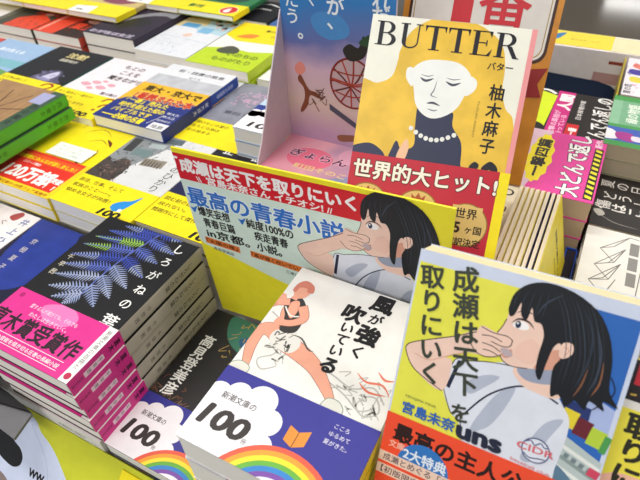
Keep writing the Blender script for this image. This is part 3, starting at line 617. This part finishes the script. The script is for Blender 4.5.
# ------------------------------------------------------------------ row 1, left of the magenta stack
def art_30(p):
    p.rect(0,0,105,151,ramp_30); p.sp([(60,150),(72,120),(66,80),(40,60),(10,90),(0,140),(0,80),(0,0),(105,0),(105,60),(90,110),(98,151)],'#1c1c38')
    p.text('まで三十日',84,140,12,WHT,vert=True,pitch=1.35,bold=.02); p.text('京極夏子',22,128,8,'#cfc8c0',vert=True,pitch=1.6)
    p.poly([(92,151),(105,151),(105,132),(97,128)],'#e5b82e'); p.poly([(97,151),(105,151),(105,141)],'#2c5ea8')
ramp_30=mat('#2b3e94',.35,'art')
stack('paperback_book','dark blue night-scene novel with white vertical title, left of the fern novel',-477.5,96,120,1,104,105,151,'#1c1c38',art_30)
def art_ino(p):
    p.rect(0,0,105,151,'#efe9ea'); p.text('井上ひさし',94,146,11,'#5b73a8',vert=True,pitch=1.35,bold=.02); p.sp([(70,140),(78,150),(84,146),(80,136)],'#a84848'); scribble(p,30,80,50,60,'#6a5a60',14,9,6)
stack('paperback_book','white novel with blue vertical author name at the far left edge',-583.5,96,120,1,104,105,151,'#efe9ea',art_ino)
slab('display_riser','plain white block under the two left front novels','display riser',-586,-421,100,246,48.2,103.5,mat('#e3e1dd',.6))
# ------------------------------------------------------------------ row 2
def art_yellow(p):
    p.rect(0,0,105,151,'#f2df1c'); K='#7a5a1a'
    for q in (((40,110),(52,124),(66,126),(80,118)),((60,100),(74,108),(88,102)),((30,120),(36,132),(46,130)),((70,136),(82,140),(94,132)),((84,70),(88,84),(84,92)),((76,60),(72,70),(78,78))): p.line(list(q),1.2,K,taper=True)
    p.sp([(80,112),(90,108),(94,100),(86,106)],'#6a2a14'); p.sp([(78,66),(82,74),(84,62),(80,58)],'#5a3a14'); p.sp([(60,138),(66,142),(70,138),(64,134)],'#5a3a14')
def obi_120(p):
    p.rect(0,0,106,60,'#f4d22a'); p.rect(0,8,99,52,'#e0332a'); p.rect(0,44,99,12,'#e8562a'); p.text('この感動にみんなが涙しました！',2,46,7,YEL,fit=92,bold=.03)
    p.text('120万部',16,15,24,WHT,bold=.045,fit=68); p.text('突破',84,22,9,WHT,bold=.04,fit=14); p.text('！！',84,12,8,WHT,bold=.04,fit=13); p.text('シリーズ累計',24,38.6,4.6,WHT,fit=26,bold=.02)
    p.text('新潮文庫の100冊フェア実施中',20,1.6,4.8,'#a04a14',fit=80,bold=.02)
r=stack('paperback_book','yellow novel with line drawing and a red 120万部 band, beside the green-spined pair',-563,251,150,2,119.5,105,151,'#f2df1c',art_yellow,obi=(60,'#f4d22a',obi_120,None),what2='yellow 120万部 novel')
a=Mb(); a.box(0,56,0,24,0,.5,'#f1f5ec'); p=Pt(a,(0,0,.5),(1,0,0),(0,1,0),56,24)
for i,t in enumerate(('読んだことのない','あなたに届ける','もうひとつの物語')): p.text(t,9+i,17-i*6.6,4.2,'#9ab0a4',fit=34)
tag(a.build('paper_note',mw=TR(-529,312,150.6)),'small pale note lying on the yellow 120万部 novel','note')
def art_street(p):
    p.rect(0,0,105,151,'#d9dadc'); p.poly([(0,151),(66,151),(60,140),(30,60),(20,50),(0,44)],'#8b9094'); p.sp([(8,44),(34,48),(38,66),(34,84),(20,88),(12,78),(0,84),(0,48)],'#4c4442'); scribble(p,2,48,40,42,'#2e2826',46,5,4); scribble(p,8,52,30,34,'#8a6a60',20,15,3); scribble(p,0,88,60,58,'#59656a',40,16,5)
    for x,y,w_,h_,c in ((20,96,24,14,'#6f8486'),(30,116,20,9,'#a9b6b8'),(44,84,28,14,'#8c8478'),(6,100,12,26,'#3a3c42'),(40,130,24,10,'#5e6a70')): p.rect(x,y,w_,h_,c,rot=8)
    for k in range(6): p.rect(46+k*4,86,1.6,10,'#4a4440',rot=8,new=(k==0))
    p.text('なつのひかり',88,122,12.5,BLK,vert=True,pitch=.95); scribble(p,60,96,26,50,'#c2c4c8',14,19,4)
stack('paperback_book','grey street-photo novel with a yellow band and blue drop, centre left',-458,253,150,2,119.5,104.5,151,'#d9dadc',art_street,obi=(48,YEL,obi_yellow(('部活、仕事、そして','家族のこと――。','悩める女子が共感！'),drop=True),None),pages='#eceae6',what2='grey street-photo novel')
def art_navy(p):
    p.rect(0,0,105,151,'#26284e'); p.rect(0,80,105,71,'#24222c'); p.text('正',10,132,13,WHT,bold=.03); p.text('欲',46,132,13,WHT,bold=.03); p.text('朝井リョウ',20,64,7,'#b8b8d0')
stack('paperback_book','navy novel with a yellow band, partly behind the left end of the poster',-352.5,262,150,2,119.5,88,151,'#26284e',art_navy,obi=(50,YEL,obi_yellow(('読む前の自分に','戻れない。','問題作にして傑作')),None),pages='#eceae6',what2='navy novel with a yellow band')
slab('display_riser','plain white block under the second row of novels','display riser',-668,-268,262,392,48.2,119,mat('#e3e1dd',.6))
# green pair
def art_wood(p):
    p.rect(0,0,105,151,mat('#a8845c',.5,'art')); 
    for x in range(0,90,9): p.rect(x,0,1,130,'#8a6844',new=(x==0))
    for an in (20,65,110,155,200): p.line([(52,92),(52+46*math.cos(math.radians(an)),92+46*math.sin(math.radians(an)))],3,'#5a3c2c',taper=True,sm=False)
    p.rect(88,0,17,151,'#3f5a44'); p.text('西の魔女',96,120,10,'#26342a',vert=True,bold=.03,pitch=1.2); p.text('梨木香歩',97,50,6,'#cfd8c4',vert=True); p.rect(78,120,20,24,'#a7a9cf')
def sp_green(p): p.text('西の魔女',p.w/2,p.h-8,7,'#2c5a1e',vert=True,pitch=1.15); p.text('梨木香歩',p.w/2,56,5.6,'#2c5a1e',vert=True,pitch=1.1)
G2='green-spined novels'
gb=book('paperback_book','upper novel of the green-spined pair, brown umbrella cover',TR(-648,222,175.6),105,151,14.6,'#58b22e',art_wood,spine='#58b22e',spine_art=sp_green,obi=(20,'#f0c62c',None,None),group=G2)
dup(gb,TR(-646,222.5,159.2),'lower novel of the green-spined pair at the left edge',G2)
stack('paperback_book','novel under the green-spined pair at the left edge',-668,222,158,2,119.5,104,151,'#e4dccb',None,what2='novel beneath the green-spined pair')
# ------------------------------------------------------------------ row 3
def art_ship(p):
    p.rect(0,0,108,151,'#1f2024'); p.text('沈黙',38,124,17,'#d9c98a',bold=.03,fit=36); p.text('遠藤周作',38,111,8.5,'#c8c4b4',bold=.02,fit=34)
    p.sp([(44,54),(52,76),(66,86),(78,82),(86,66),(98,56),(70,50)],'#54516c'); p.sp([(58,60),(64,76),(72,82),(78,70),(72,58)],'#c9c6e0'); scribble(p,46,52,44,30,'#8c8ab0',22,7,5); p.sp([(50,58),(62,62),(80,58),(70,54)],'#8f8db4')
stack('paperback_book','black novel with a teal spine and a yellow question-mark band',-735,378,160,3,119.5,107,150,'#1f2024',art_ship,spine='#2a6e68',obi=(52,YEL,obi_yellow(('なぜ神は黙って','いるのですか','衝撃の一冊'),q=True),None),what2='black novel with a teal spine')
def art_sakura(p):
    p.rect(0,0,104,151,'#ece5ea')
    for x,y,r in ((22,72,9),(34,80,8),(50,70,9),(60,80,7),(44,86,5),(36,64,6)): p.sp([(x-r,y),(x-2,y+r*.6),(x+r,y+1),(x+2,y-r*.6)],'#e3a9b6'); p.line([(x-r,y),(x+r,y)],.6,'#c07a8c')
    p.text('もとの',38,128,12,'#4a4250',bold=.02); p.text('こえを',44,112,12,'#4a4250',bold=.02); p.text('聞きながら',38,95,12,'#3a3438',bold=.03); p.text('夏川草介',62,56,7,'#5a4250',bold=.03)
stack('paperback_book','white novel with pink blossoms between the black and the blue-banded novels',-625.5,378,159,3,119.5,104,150,'#ece5ea',art_sakura,obi=(52,YEL,obi_yellow(('もし過去に一度だけ','戻れるなら','会いたい人はいますか'),q=True),None),what2='white pink-blossom novel')
def art_tokyo(p):
    p.rect(0,0,105,151,mat('#c3c6cd',.45,'art')); p.rect(0,120,105,31,'#e1e3e8'); p.text('新・読書の極意',22,134,8.5,'#4a4c54',bold=.02,fit=72); p.text('佐々木',48,121,6.5,'#5a5c64')
def obi_tokyo(p):
    p.rect(0,0,106,92,NV2); p.sp([(0,42),(20,56),(105,64),(105,92),(0,92)],'#e9b62c')
    p.text('東大・京大で',14,74,15,'#26210e',bold=.04,fit=86); p.text('1番読まれた本',14,54,17,'#c2361e',bold=.05,fit=88,out='#f7e7a0',ow=.03)
    p.text('「一番」売れた',12,43,11,YEL,bold=.03,fit=64); p.text('時代を超えた知の',12,30.5,11,YEL,bold=.03,fit=68); p.text('バイブルです',12,18,11,YEL,bold=.03,fit=58); p.text('――必読の名著',8,4,12.5,YEL,bold=.035,fit=62); p.rect(82,0,24,14,'#e7e7ea'); p.text('推薦',85,3,8,BLK,fit=17); p.line([(76,8),(84,30)],.7,WHT,sm=False); p.text('東大生',84,34,5,WHT,fit=18); p.text('京大生',84,26,5,WHT,fit=18); p.text('協同組合',82,18,4,WHT,fit=20)
NV2='#27357e'
def sp_blue(p): p.text('思考の整理学  新潮文庫',p.w/2,p.h-12,6,'#c6d0ee',vert=True,pitch=1.0)
def osp_blue(p): p.text('東大京大',p.w/2,p.h-6,7,'#dfe4f4',vert=True,pitch=1.1)
b1=book('paperback_book','thick novel with a navy and yellow university band and blue spine, upper left',TR(-520,382,150.3),105,151,14.2,'#2b4a9e',art_tokyo,spine='#2b4a9e',spine_art=sp_blue,obi=(92,NV2,obi_tokyo,osp_blue))
for i in range(2): dup(b1,TR(-520,408,135-i*15.2),['middle','bottom'][i]+' hidden copy in the stack of the navy and yellow university book')
def art_grey(p):
    p.rect(0,0,105,151,mat('#8d8f9c',.45,'art')); scribble(p,30,96,70,36,'#c9a3c0',60,13,4); p.text('ぼくらの',46,120,12,'#c9a3c0',bold=.02); p.text('夜を歩く',40,104,12,'#c9a3c0',bold=.02); p.text('恩田 陸子',34,72,8,'#4c4e5c',bold=.03,fit=50)
stack('paperback_book','grey novel with pink scrawled title and a yellow band, behind the poster',-430,398,149.6,2,119.5,104,151,'#8d8f9c',art_grey,obi=(50,YEL,obi_yellow(('走り続けたこの夏の','記憶をたどる旅は','ここから始まる'),hundred=False),None),what2='grey novel with pink scrawled title')
def obi100b(p):
    cloud(p); p.disc(54,26,13,'#f4f2f7'); rainbow(p,80,-28,41); p.text('100',13,7,14,'#2e2a2a',bold=.035,fit=33,sh=.1); p.text('冊',48,7,4,'#4a4646')
def art_white100(p): p.rect(0,0,105,151,'#b9cfe2')
stack('paperback_book','pale blue novel with a 100 rainbow band, beside the folded display stand',-325,396,185,4,119.5,78,151,'#b9cfe2',art_white100,obi=(52,'#2d3f8e',obi100b,None),pages='#e3e0dc',what2='pale blue 100-band novel')
# further left of row 3
def art_sea(p):
    p.rect(0,0,105,151,'#9dbbdd'); p.poly([(0,0),(105,0),(105,60),(0,80)],'#6a9a58'); p.rect(0,70,105,22,'#7fb7c4'); p.text('海の見える',20,112,11,'#e7eff6',bold=.03)
stack('paperback_book','sky-blue and green landscape novel at the upper left',-842,372,159,3,119.5,105,148,'#9dbbdd',art_sea,what2='sky-blue landscape novel')
def art_redl(p): p.rect(0,0,105,151,'#d0463c'); p.text('夏の庭',30,110,18,'#e8b83c',bold=.04); scribble(p,10,60,80,50,'#e8a03c',16,3,6)
stack('paperback_book','red novel at the left edge of the picture, beside the landscape novel',-949,368,159,3,119.5,105,148,'#d0463c',art_redl,what2='red novel at the left edge')
slab('display_riser','long plain white block under the third row of novels','display riser',-950,-250,412,545,48.2,119,mat('#e3e1dd',.6))
# ------------------------------------------------------------------ row 4
def redcity(seed,c1='#e04a30',left=True):
    def f(p):
        r=random.Random(seed)
        if left:
            p.rect(0,0,105,151,'#45463c'); p.poly([(34,0),(105,0),(105,40),(70,60),(36,34)],c1); p.text('炎路を',48,60,17,c1,bold=.03,fit=54); p.text('行く',62,82,17,c1,bold=.03,fit=40); p.rect(8,0,3,110,'#8a8a7c'); scribble(p,30,2,70,90,'#2e2a22',50,seed,4)
        else:
            p.rect(0,0,105,151,'#2a2422'); p.poly([(0,0),(44,0),(46,50),(70,96),(30,110),(0,96)],c1); p.text('業火',50,30,26,c1,bold=.03,fit=50); p.text('の街',52,66,24,c1,bold=.03,fit=48); scribble(p,44,2,60,60,'#7c2a1e',30,seed,4); p.rect(8,4,2.4,96,'#f0d8c8'); p.rect(60,100,40,30,c1); scribble(p,58,100,44,36,'#3a1c16',26,seed,4); p.sp([(0,100),(40,116),(30,151),(0,151)],'#8f8a7c')
        p.sp([(60,62),(72,74),(86,70),(90,58),(74,54)],'#e0b4a0') if not left else p.sp([(70,60),(80,66),(88,62),(82,54)],'#d8b0a0')
    return f
stack('paperback_book','dark olive novel with red lettering, upper left corner',-926,549,165,2,134,103,151,'#3b3c34',redcity(3),what2='dark olive novel in the upper left')
stack('paperback_book','red-orange novel with black blocks, second in the rear row',-820,550,165,2,134,102,151,'#b84230',redcity(5,left=False),what2='red-orange black-block novel')
def art_purple(p):
    p.rect(0,0,102,151,'#2f2738'); p.sp([(30,40),(50,80),(80,96),(102,92),(102,112),(70,110),(36,84),(24,52)],'#85858c'); p.sp([(26,30),(40,70),(60,80),(84,60),(60,40)],'#26262a'); p.poly([(50,151),(102,151),(102,120),(84,128)],'#2b3f96')
    p.text('わが名は女王',8,6,11.5,'#d9d0e4',bold=.02,fit=84)
stack('paperback_book','dark purple novel with a pale swoosh, third in the rear row',-714,558,174,2,134,102,151,'#2f2738',art_purple,what2='dark purple swoosh novel')
def art_wb(p):
    p.rect(0,0,97,151,'#dfe2e8'); p.poly([(0,151),(97,151),(97,84),(44,92)],'#b4d2e0'); p.poly([(0,151),(40,151),(50,112),(20,100),(0,96)],'#dccb96'); scribble(p,4,6,60,60,'#b4c4d8',16,9,7); scribble(p,50,96,44,50,'#3a4450',18,10,3); p.rect(10,98,30,16,'#5a9fd0'); p.rect(50,84,22,20,'#7db4d8')
    for x,y in ((70,120),(84,112),(74,138),(90,130),(60,132)): p.disc(x,y,5,'#3a3440'); p.disc(x,y-6,3.6,'#dfb9ac')
    p.line([(6,60),(50,58),(92,54)],.8,'#a9b8c8'); p.line([(10,40),(60,36)],.8,'#c0c8d4'); p.sp([(36,70),(44,78),(52,72),(44,64)],'#e2c2b4')
stack('paperback_book','white and light blue novel with small figures, fourth in the rear row',-610,552,165,2,134,96,151,'#e7eaee',art_wb,what2='white and light blue novel')
def art_green(p):
    p.rect(0,0,104,151,'#eeeae6'); p.poly([(0,0),(104,0),(104,66),(70,56),(30,60),(0,50)],'#bcd52a'); p.poly([(0,100),(30,84),(104,90),(104,151),(0,151)],'#f2dc22'); p.sp([(20,50),(34,66),(52,58),(54,44),(30,40)],'#4f5444')
    p.text('いのちの',44,36,13,'#5a7a1c',bold=.04); p.text('ものがたり',30,18,13,'#6a8420',bold=.04); p.sp([(20,98),(34,112),(52,112),(44,98)],'#ee8a3c'); p.text('夏の本',52,128,8,'#3a3a1c',bold=.03); p.text('新潮文庫',70,112,6,'#7a6a1c')
stack('paperback_book','lime green and yellow novel with a dark animal, left of the blue display stand',-512,547,165,2,134,104,151,'#bcd52a',art_green,what2='lime green and yellow novel')
def art_kaku(p): p.rect(0,0,95,151,'#efeee9'); p.text('家族',10,22,26,BLK,bold=.04); p.rect(0,0,95,3,'#8a8678')
stack('paperback_book','white novel with bold black brush title, below the lime green novel',-405,560,150,1,134,95,140,'#efeee9',art_kaku)
def art_spiral(p):
    p.rect(0,0,104,151,'#eeeaea')
    for k in range(14): p.rect(4+k*7,108,4,5,'#77706e',new=(k==0))
stack('paperback_book','white notebook-like book with a row of dark marks, upper left corner',-1033,552,163,2,134,104,151,'#eeeaea',art_spiral,what2='white book with dark marks')
slab('display_riser','long plain white block under the fourth row of novels','display riser',-1040,-310,560,690,48.2,133.5,mat('#e3e1dd',.6))
# ------------------------------------------------------------------ row 5
def cov5(base,fig,oc,text,tc=BLK,extra=None):
    def f(p):
        p.rect(0,0,105,151,base); p.sp(fig[1],fig[0]); 
    def o(p):
        p.rect(0,0,106,44,oc); p.text(text,8,16,14,tc,bold=.05)
        if extra: extra(p)
    return f,o
def badge(p): p.disc(84,20,15,'#f4f1e8'); p.disc(84,20,14,'#d22a2a'); p.text('6',78,12,20,WHT,bold=.08)
def whitebit(p): p.poly([(0,0),(46,0),(40,30),(0,24)],WHT); p.text('ww',10,8,10,BLK,bold=.04)
R5=[(-997,'#b9a06a','tan and yellow novel at the top left corner of the rear row',cov5('#b9a06a',('#8a5a5a',[(20,60),(50,90),(90,70),(60,50)]),YEL,'夏',BLK)),
 (-892,'#c9b06a','beige novel with a yellow band, rear corner row left',cov5('#c9b06a',('#8a5a5a',[(20,60),(50,90),(90,70),(60,50)]),YEL,'A',BLK)),
 (-787,'#cdb87a','tan novel with a yellow and white band in the rear row',cov5('#cdb87a',('#8a4a5a',[(20,60),(50,90),(90,70),(60,50)]),YEL,'文庫','#3a3a1a',whitebit)),
 (-722,'#e8e2d2','cream novel with a yellow band, rear row behind the purple novel',cov5('#e8e2d2',('#c9a03a',[(20,60),(50,90),(90,70),(60,50)]),YEL,'AW',BLK,whitebit)),
 (-616,'#2c7a4a','green-covered novel with a yellow band and a red badge, rear row',cov5('#2c7a4a',('#1f4a3a',[(20,60),(50,90),(90,70),(60,50)]),YEL,'新刊','#2c6a2a',badge)),
 (-582,'#232544','navy and black novel with white streaks, rear row left of the display stand',None)]
def art_streak(p):
    p.rect(0,0,105,151,'#1d1c22'); p.poly([(0,151),(105,151),(105,90),(60,110),(0,120)],'#2b2f6e'); p.line([(20,20),(40,60),(66,74),(90,66)],5,WHT,taper=True); p.line([(44,20),(56,50),(84,50)],4,WHT,taper=True); p.rect(0,126,105,25,YEL)
for x,c,lab,ao in R5:
    if ao: stack('paperback_book',lab,x,600 if x<-780 else 668,184,1,175.5,105,140,c,ao[0],obi=(44,YEL,ao[1],None),what2=' '.join(lab.split(',')[0].split()[:7]))
    else: stack('paperback_book',lab,x+2,704,166,2,134,105,86,'#1d1c22',art_streak,what2='navy and black streaked novel')
def art_multi(p): p.rect(0,0,90,86,'#44679e'); p.sp([(10,20),(40,50),(80,40),(50,10)],'#c9c4bc'); p.sp([(40,40),(60,70),(84,60)],'#33303c')
stack('paperback_book','blue and grey illustrated novel beside the top of the display stand',-472,704,164,2,134,90,86,'#44679e',art_multi,what2='blue and grey illustrated novel')
slab('display_riser','long plain white block under the rearmost row of novels','display riser',-1012,-384,716,788,48.2,133.5,mat('#e3e1dd',.6))
# ------------------------------------------------------------------ right-hand column; these books face the other aisle
RED_P='#b0302e'
def art_pink(p):
    p.rect(0,0,105,151,ramp_pink); 
    p.sp([(2,48),(40,56),(105,50),(105,151),(2,151)],'#e3c3d4'); scribble(p,4,100,98,48,'#6c6468',60,21,5)
    p.sp([(0,0),(105,0),(105,46),(70,52),(36,46),(0,54)],'#e2489c')
    n=26; p.poly([(55+(41+(3 if i%2 else 0))*math.cos(6.2832*i/n),53+(9.5+(2.2 if i%2 else 0))*math.sin(6.2832*i/n)) for i in range(n)],'#f4e22a')
    p.text('一撃四篇',22,48,13,'#2a2420',bold=.04,fit=66)
    p.text('大どんで返し',4,15,20,WHT,bold=.03,fit=102,out='#33182a',ow=.04)
    p.rect(4,1.5,84,7.5,'#26221c')
    for k in range(11): p.poly([(5+k*7.6,2.5),(9+k*7.6,2.5),(11+k*7.6,8),(7+k*7.6,8)],'#e8dc3a',new=(k==0))
    p.text('新作',90,4,7,'#f4d8e8',bold=.03)
ramp_pink=mat('#e2489c',.35)
stack('paperback_book','bright pink novel with a yellow starburst and big white title, right side',25,413,182,3,122,105,151,'#e2489c',art_pink,yaw=90,spine='#e2489c',pages='#bfa78b',what2='bright pink starburst novel')
def art_black(p):
    p.rect(0,0,105,151,'#26211f'); p.poly([(0,151),(105,151),(105,84),(0,84)],'#e9e3e0'); p.poly([(14,90),(10,62),(92,60),(98,74),(96,96),(30,96)],'#d8ec2a'); p.line([(96,62),(103,72),(100,84),(90,86)],4,WHT); p.sp([(0,64),(16,60),(26,70),(20,84),(0,90)],'#26211f')
    p.rect(0,42,105,18,'#cc2f82'); p.text('人間',62,44,15,WHT,bold=.05,fit=36); p.text('衝撃の真相が',6,51,7,'#f4c6de',bold=.02,fit=52); p.text('待っている',6,44,6.4,'#f4c6de',bold=.02,fit=44)
    p.rect(8,29,26,12,'#cc2a2e'); p.text('一番',10,31,8.5,WHT,bold=.04); p.text('日本推理作家',46,30,6,'#d8d4d2',bold=.02,fit=44)
    p.text('どんでん返しの',3,4,20,WHT,bold=.025,fit=100)
stack('paperback_book','black novel with magenta and lime panels behind the pink one',25,524,172,3,122,105,151,'#26211f',art_black,yaw=90,spine='#26211f',pages='#bfa78b',what2='black magenta-and-lime novel')
slab('display_riser','plain block under the right-hand pink and black novels','display riser',-124,26,413,732,48.2,121.5,mat('#cfcac4',.6))
a=Mb(); poly=[(0,0),(150,0),(150,62),(142,74),(126,82),(0,92)]
a.prism(poly,Vector((-126,636,150)),Vector((1,0,0)),Vector((0,1,0)),Vector((0,0,1)),28,mat('#141d2e',.9,'matte'))
tag(a.build('navy_tray'),'plain dark navy tray with a cut corner behind the black novel','tray')
# white rear rail with yellow strip
sh=empty('rear_price_rail','white rear rail of the table with yellow paper strip on top','price rail',None,TR(-126,740,50))
a=Mb(); a.box(0,826,0,52,0,129,mat('#f3ecea',.5)); a.build('rail_body',sh)
a=Mb(); a.box(50,131,4,50,129.1,129.6,'#f2dc4c'); p=Pt(a,(50,4,129.6),(1,0,0),(0,1,0),81,46); p.sp([(10,10),(18,24),(22,40),(12,34),(8,20)],'#3f7fb8'); p.text('夏の文庫フェア',30,18,6,'#b8a038',fit=34); a.build('yellow_strip',sh)
a=Mb(); a.box(132,300,2,48,129.1,129.6,'#ece2b8'); a.build('cream_strip',sh)
a=Mb(); p=Pt(a,(118,-.1,84),(1,0,0),(0,0,1),34,34); p.rect(0,4,30,14,'#c9a09c'); p.rect(14,30,16,4,'#9a4a3a'); a.build('reddish_label',sh)
a=Mb(); a.box(22,24,632,738,122.2,176,mat('#b8a43c',.35)); tag(a.build('aisle_divider'),'thin olive-gold divider strip at the rear right','divider')
# far right column
def art_beige(p):
    p.rect(0,0,105,151,'#4b9a52'); p.rect(9,0,27,151,'#4660b4'); p.sp([(14,140),(28,144),(30,154),(12,154)],'#efe9ee'); p.sp([(12,126),(26,128),(26,142),(14,140)],'#a83a8c'); p.sp([(14,118),(22,120),(22,128),(14,127)],'#e2dce8')
    p.rect(42,0,52,151,'#8cbd9a'); p.rect(42,116,52,26,'#7aae8a'); p.text('緑の物語',48,126,12,'#eaf2e4',bold=.02,fit=40); p.text('文庫版',48,113,11,'#eaf2e4',bold=.02,fit=34)
stack('paperback_book','green and purple illustrated novel at the right edge above beige pages',172,513,183,4,118.5,105,151,'#b9ac92',art_beige,yaw=90,pages='#b5a890',what2='green and purple illustrated novel')
def art_manga(p):
    p.rect(0,0,105,151,'#e9e4ea'); p.sp([(54,128),(66,130),(68,142),(56,142)],'#4c3f9c'); p.sp([(34,128),(46,128),(48,140),(36,140)],'#e2d24a'); p.sp([(72,132),(80,130),(86,138),(76,140)],'#e27a6a'); p.text('夏の恋',4,138,8,'#3a3440',bold=.02); scribble(p,6,120,28,18,'#e08ab0',10,6,3); scribble(p,50,118,40,26,'#6a5a8a',14,8,3)
stack('paperback_book','white illustrated novel with purple and yellow figures, rear right corner',172,622,183,4,118.5,100,146,'#e9e4ea',art_manga,yaw=90,pages='#c5bba8',what2='white figure-illustrated novel')
def art_blackr(p):
    p.rect(0,0,84,151,'#2b2725'); p.text('この夏の星の',74,150,13,'#cfcac4',vert=True,pitch=1.0); p.text('どうしても',60,150,13,'#d8d3cc',vert=True,pitch=1.0); p.text('僕はここに',40,148,15,'#e8e4de',vert=True,pitch=1.0,bold=.02)
    p.line([(20,146),(10,130),(8,110)],1.0,'#7a766e',taper=True); p.sp([(22,148),(28,144),(22,138),(16,142)],'#c8c4ba'); p.sp([(6,100),(9,96),(6,90)],'#9a948a')
def art_blackh(p):
    p.rect(0,0,84,151,'#2b2725'); X=lambda s,x,y,z,c: p.text(s,x,y,z,c,bold=.02)
    for i,ch in enumerate('傷はここ'): p.text(ch,26,138-i*13.5,14,'#e8e4de',rot=0,bold=.02)
    for i,ch in enumerate('どうして'): p.text(ch,44,134-i*13,13,'#dcd8d0',bold=.01)
    for i,ch in enumerate('夏の日の'): p.text(ch,62,138-i*13,13,'#cfcac4',bold=.01)
    p.line([(18,146),(9,132),(7,112)],1.2,'#8a867c',taper=True); p.sp([(22,150),(24,144),(18,140),(14,145)],'#c8c4ba')
stack('paperback_book','black novel with white handwritten title at the right edge',179,430,150,2,118.5,82,151,'#2b2725',art_blackh,yaw=90,pages='#a89c88',what2='black handwritten-title novel')
def art_ori(p):
    p.rect(0,0,105,151,'#eae7e0'); K='#7d7a76'
    Z=[(20,0),(45,-26),(70,0)]
    def ln(a,b): p.line([a,b],.8,K,sm=False,new=False)
    p.L+=1
    pts=[((84,143),(94,128),(98,106)),((66,136),(76,122),(86,114)),((48,143),(62,126),(66,112))]
    L=[(78,138),(56,140),(36,142)]; Rr=[(101,117),(84,119),(64,121),(44,123),(28,125)]; Mx=[(82,127),(62,129),(42,131),(24,133)]
    for i in range(3): ln(L[i],Rr[i]); ln(L[i],Mx[i+1] if 0 else (L[i][0]-14,L[i][1]-12)); ln((L[i][0]-14,L[i][1]-12),Rr[i+1]); ln((L[i][0]+6,L[i][1]-10),L[i]); ln((L[i][0]+6,L[i][1]-10),Rr[i]); ln((L[i][0]-14,L[i][1]-12),(L[min(2,i+1)]))
    ln(Rr[0],(100,108)); ln((26,108),(100,104)); ln((26,108),(27,126))
    for i in range(3): p.rect(78-i*19,109,16,7,'#8b8985',new=(i==0))
    p.text('SUN',82,104,8,'#c0392e',rot=-90,bold=.04); p.text('PACK',56,104,8,'#c0392e',rot=-90,bold=.04); p.rect(22,109,3,8,BLK)
stack('paperback_book','white book with folded zigzag line drawing at the right edge',179,322,150,2,118.5,105,151,'#eae7e0',art_ori,yaw=90,pages='#d8cdb8',what2='white zigzag-drawing book')
slab('display_riser','plain block under the far right column of books','display riser',30,180,325,716,48.2,118,mat('#cfcac4',.6))
bn=Mb(); bn.box(0,8,0,84,0,90,mat('#1f3f96',.35)); 
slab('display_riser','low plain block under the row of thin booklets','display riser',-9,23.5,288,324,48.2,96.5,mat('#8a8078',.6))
r=empty('hardback_book','narrow blue book standing on edge beside the yellow booklet','book',None,TR(16.5,328,49))
c=Mb(); c.box(8.6,9.4,0,80,0,86,'#1f49ad'); c.box(0,.8,0,80,0,86,'#1f49ad'); c.box(0,9.4,79,80,0,86,'#1f49ad'); c.build('cover',r)
c=Mb(); c.box(1,8.4,.6,78.6,.6,84.6,mat('#2a2630',.7,'pages')); c.build('page_block',r)
# ------------------------------------------------------------------ front edge of the table
M_f=Matrix.Translation((-.7,.0965,.066))@Matrix.Rotation(math.radians(45),4,'X')
a=Mb(); a.box(0,640,-210,0,-1.2,0,'#c9cc30'); p=Pt(a,(0,-210,0),(1,0,0),(0,1,0),640,210); p.T=lambda x,y:(x,210+y)
p.sp([(150,-10),(300,-8),(352,-4),(368,-12),(386,-20),(402,-32),(414,-44),(424,-70),(430,-110),(430,-215),(150,-215)],'#cdd6ee')
p.sp([(290,-20),(318,-22),(334,-26),(344,-31),(352,-34),(357,-40),(356,-47),(349,-51),(338,-50),(322,-46),(300,-46)],BLK)
p.sp([(310,-62),(330,-60),(344,-62),(352,-70),(350,-90),(320,-96)],'#8a7a76')
p.line([(356,-10),(372,-22),(384,-34),(392,-52)],.6,'#b4bedc'); p.T=None
p.text('WW',368,210-50,9,BLK,bold=.06,sx=.9,rot=0)
tag(a.build('front_poster',mw=M_f),'yellow-green poster with a pale blue shape hanging at the table front','poster')
tr=empty('dark_tray','dark grey tray with a black back wall at the lower left corner','tray',None,TR(0,0,0))
a=Mb(); a.prism([(-329,90),(-324,68.5),(-345,70),(-372,71),(-430,73),(-430,83),(-383,83.5)],Vector((0,0,86)),Vector((1,0,0)),Vector((0,1,0)),Vector((0,0,1)),3,mat('#77767a',.35)); a.build('tray_floor',tr)
a=Mb(); a.prism([(-329,90),(-357,85),(-430,72),(-430,92),(-400,96.5),(-360,94)],Vector((0,0,90)),Vector((1,0,0)),Vector((0,1,0)),Vector((0,0,1)),4,mat('#151417',.4)); a.build('back_wall',tr)
a=Mb(); a.box(0,34,-30,0,0,.6,YEL); p=Pt(a,(0,-30,.6),(1,0,0),(0,1,0),34,30); p.text('ニ',3,15,11,BLK,bold=.06); p.line([(15,27),(20,10)],1.6,'#d8451f',sm=False); p.line([(20,27),(25,10)],1.6,'#d8451f',sm=False); p.text('本',24,14,9,'#d8451f')
tag(a.build('price_card',mw=M_f@Matrix.Translation((.457,-.004,.0008))),'small yellow card with orange strokes below the rainbow-banded novel','card')
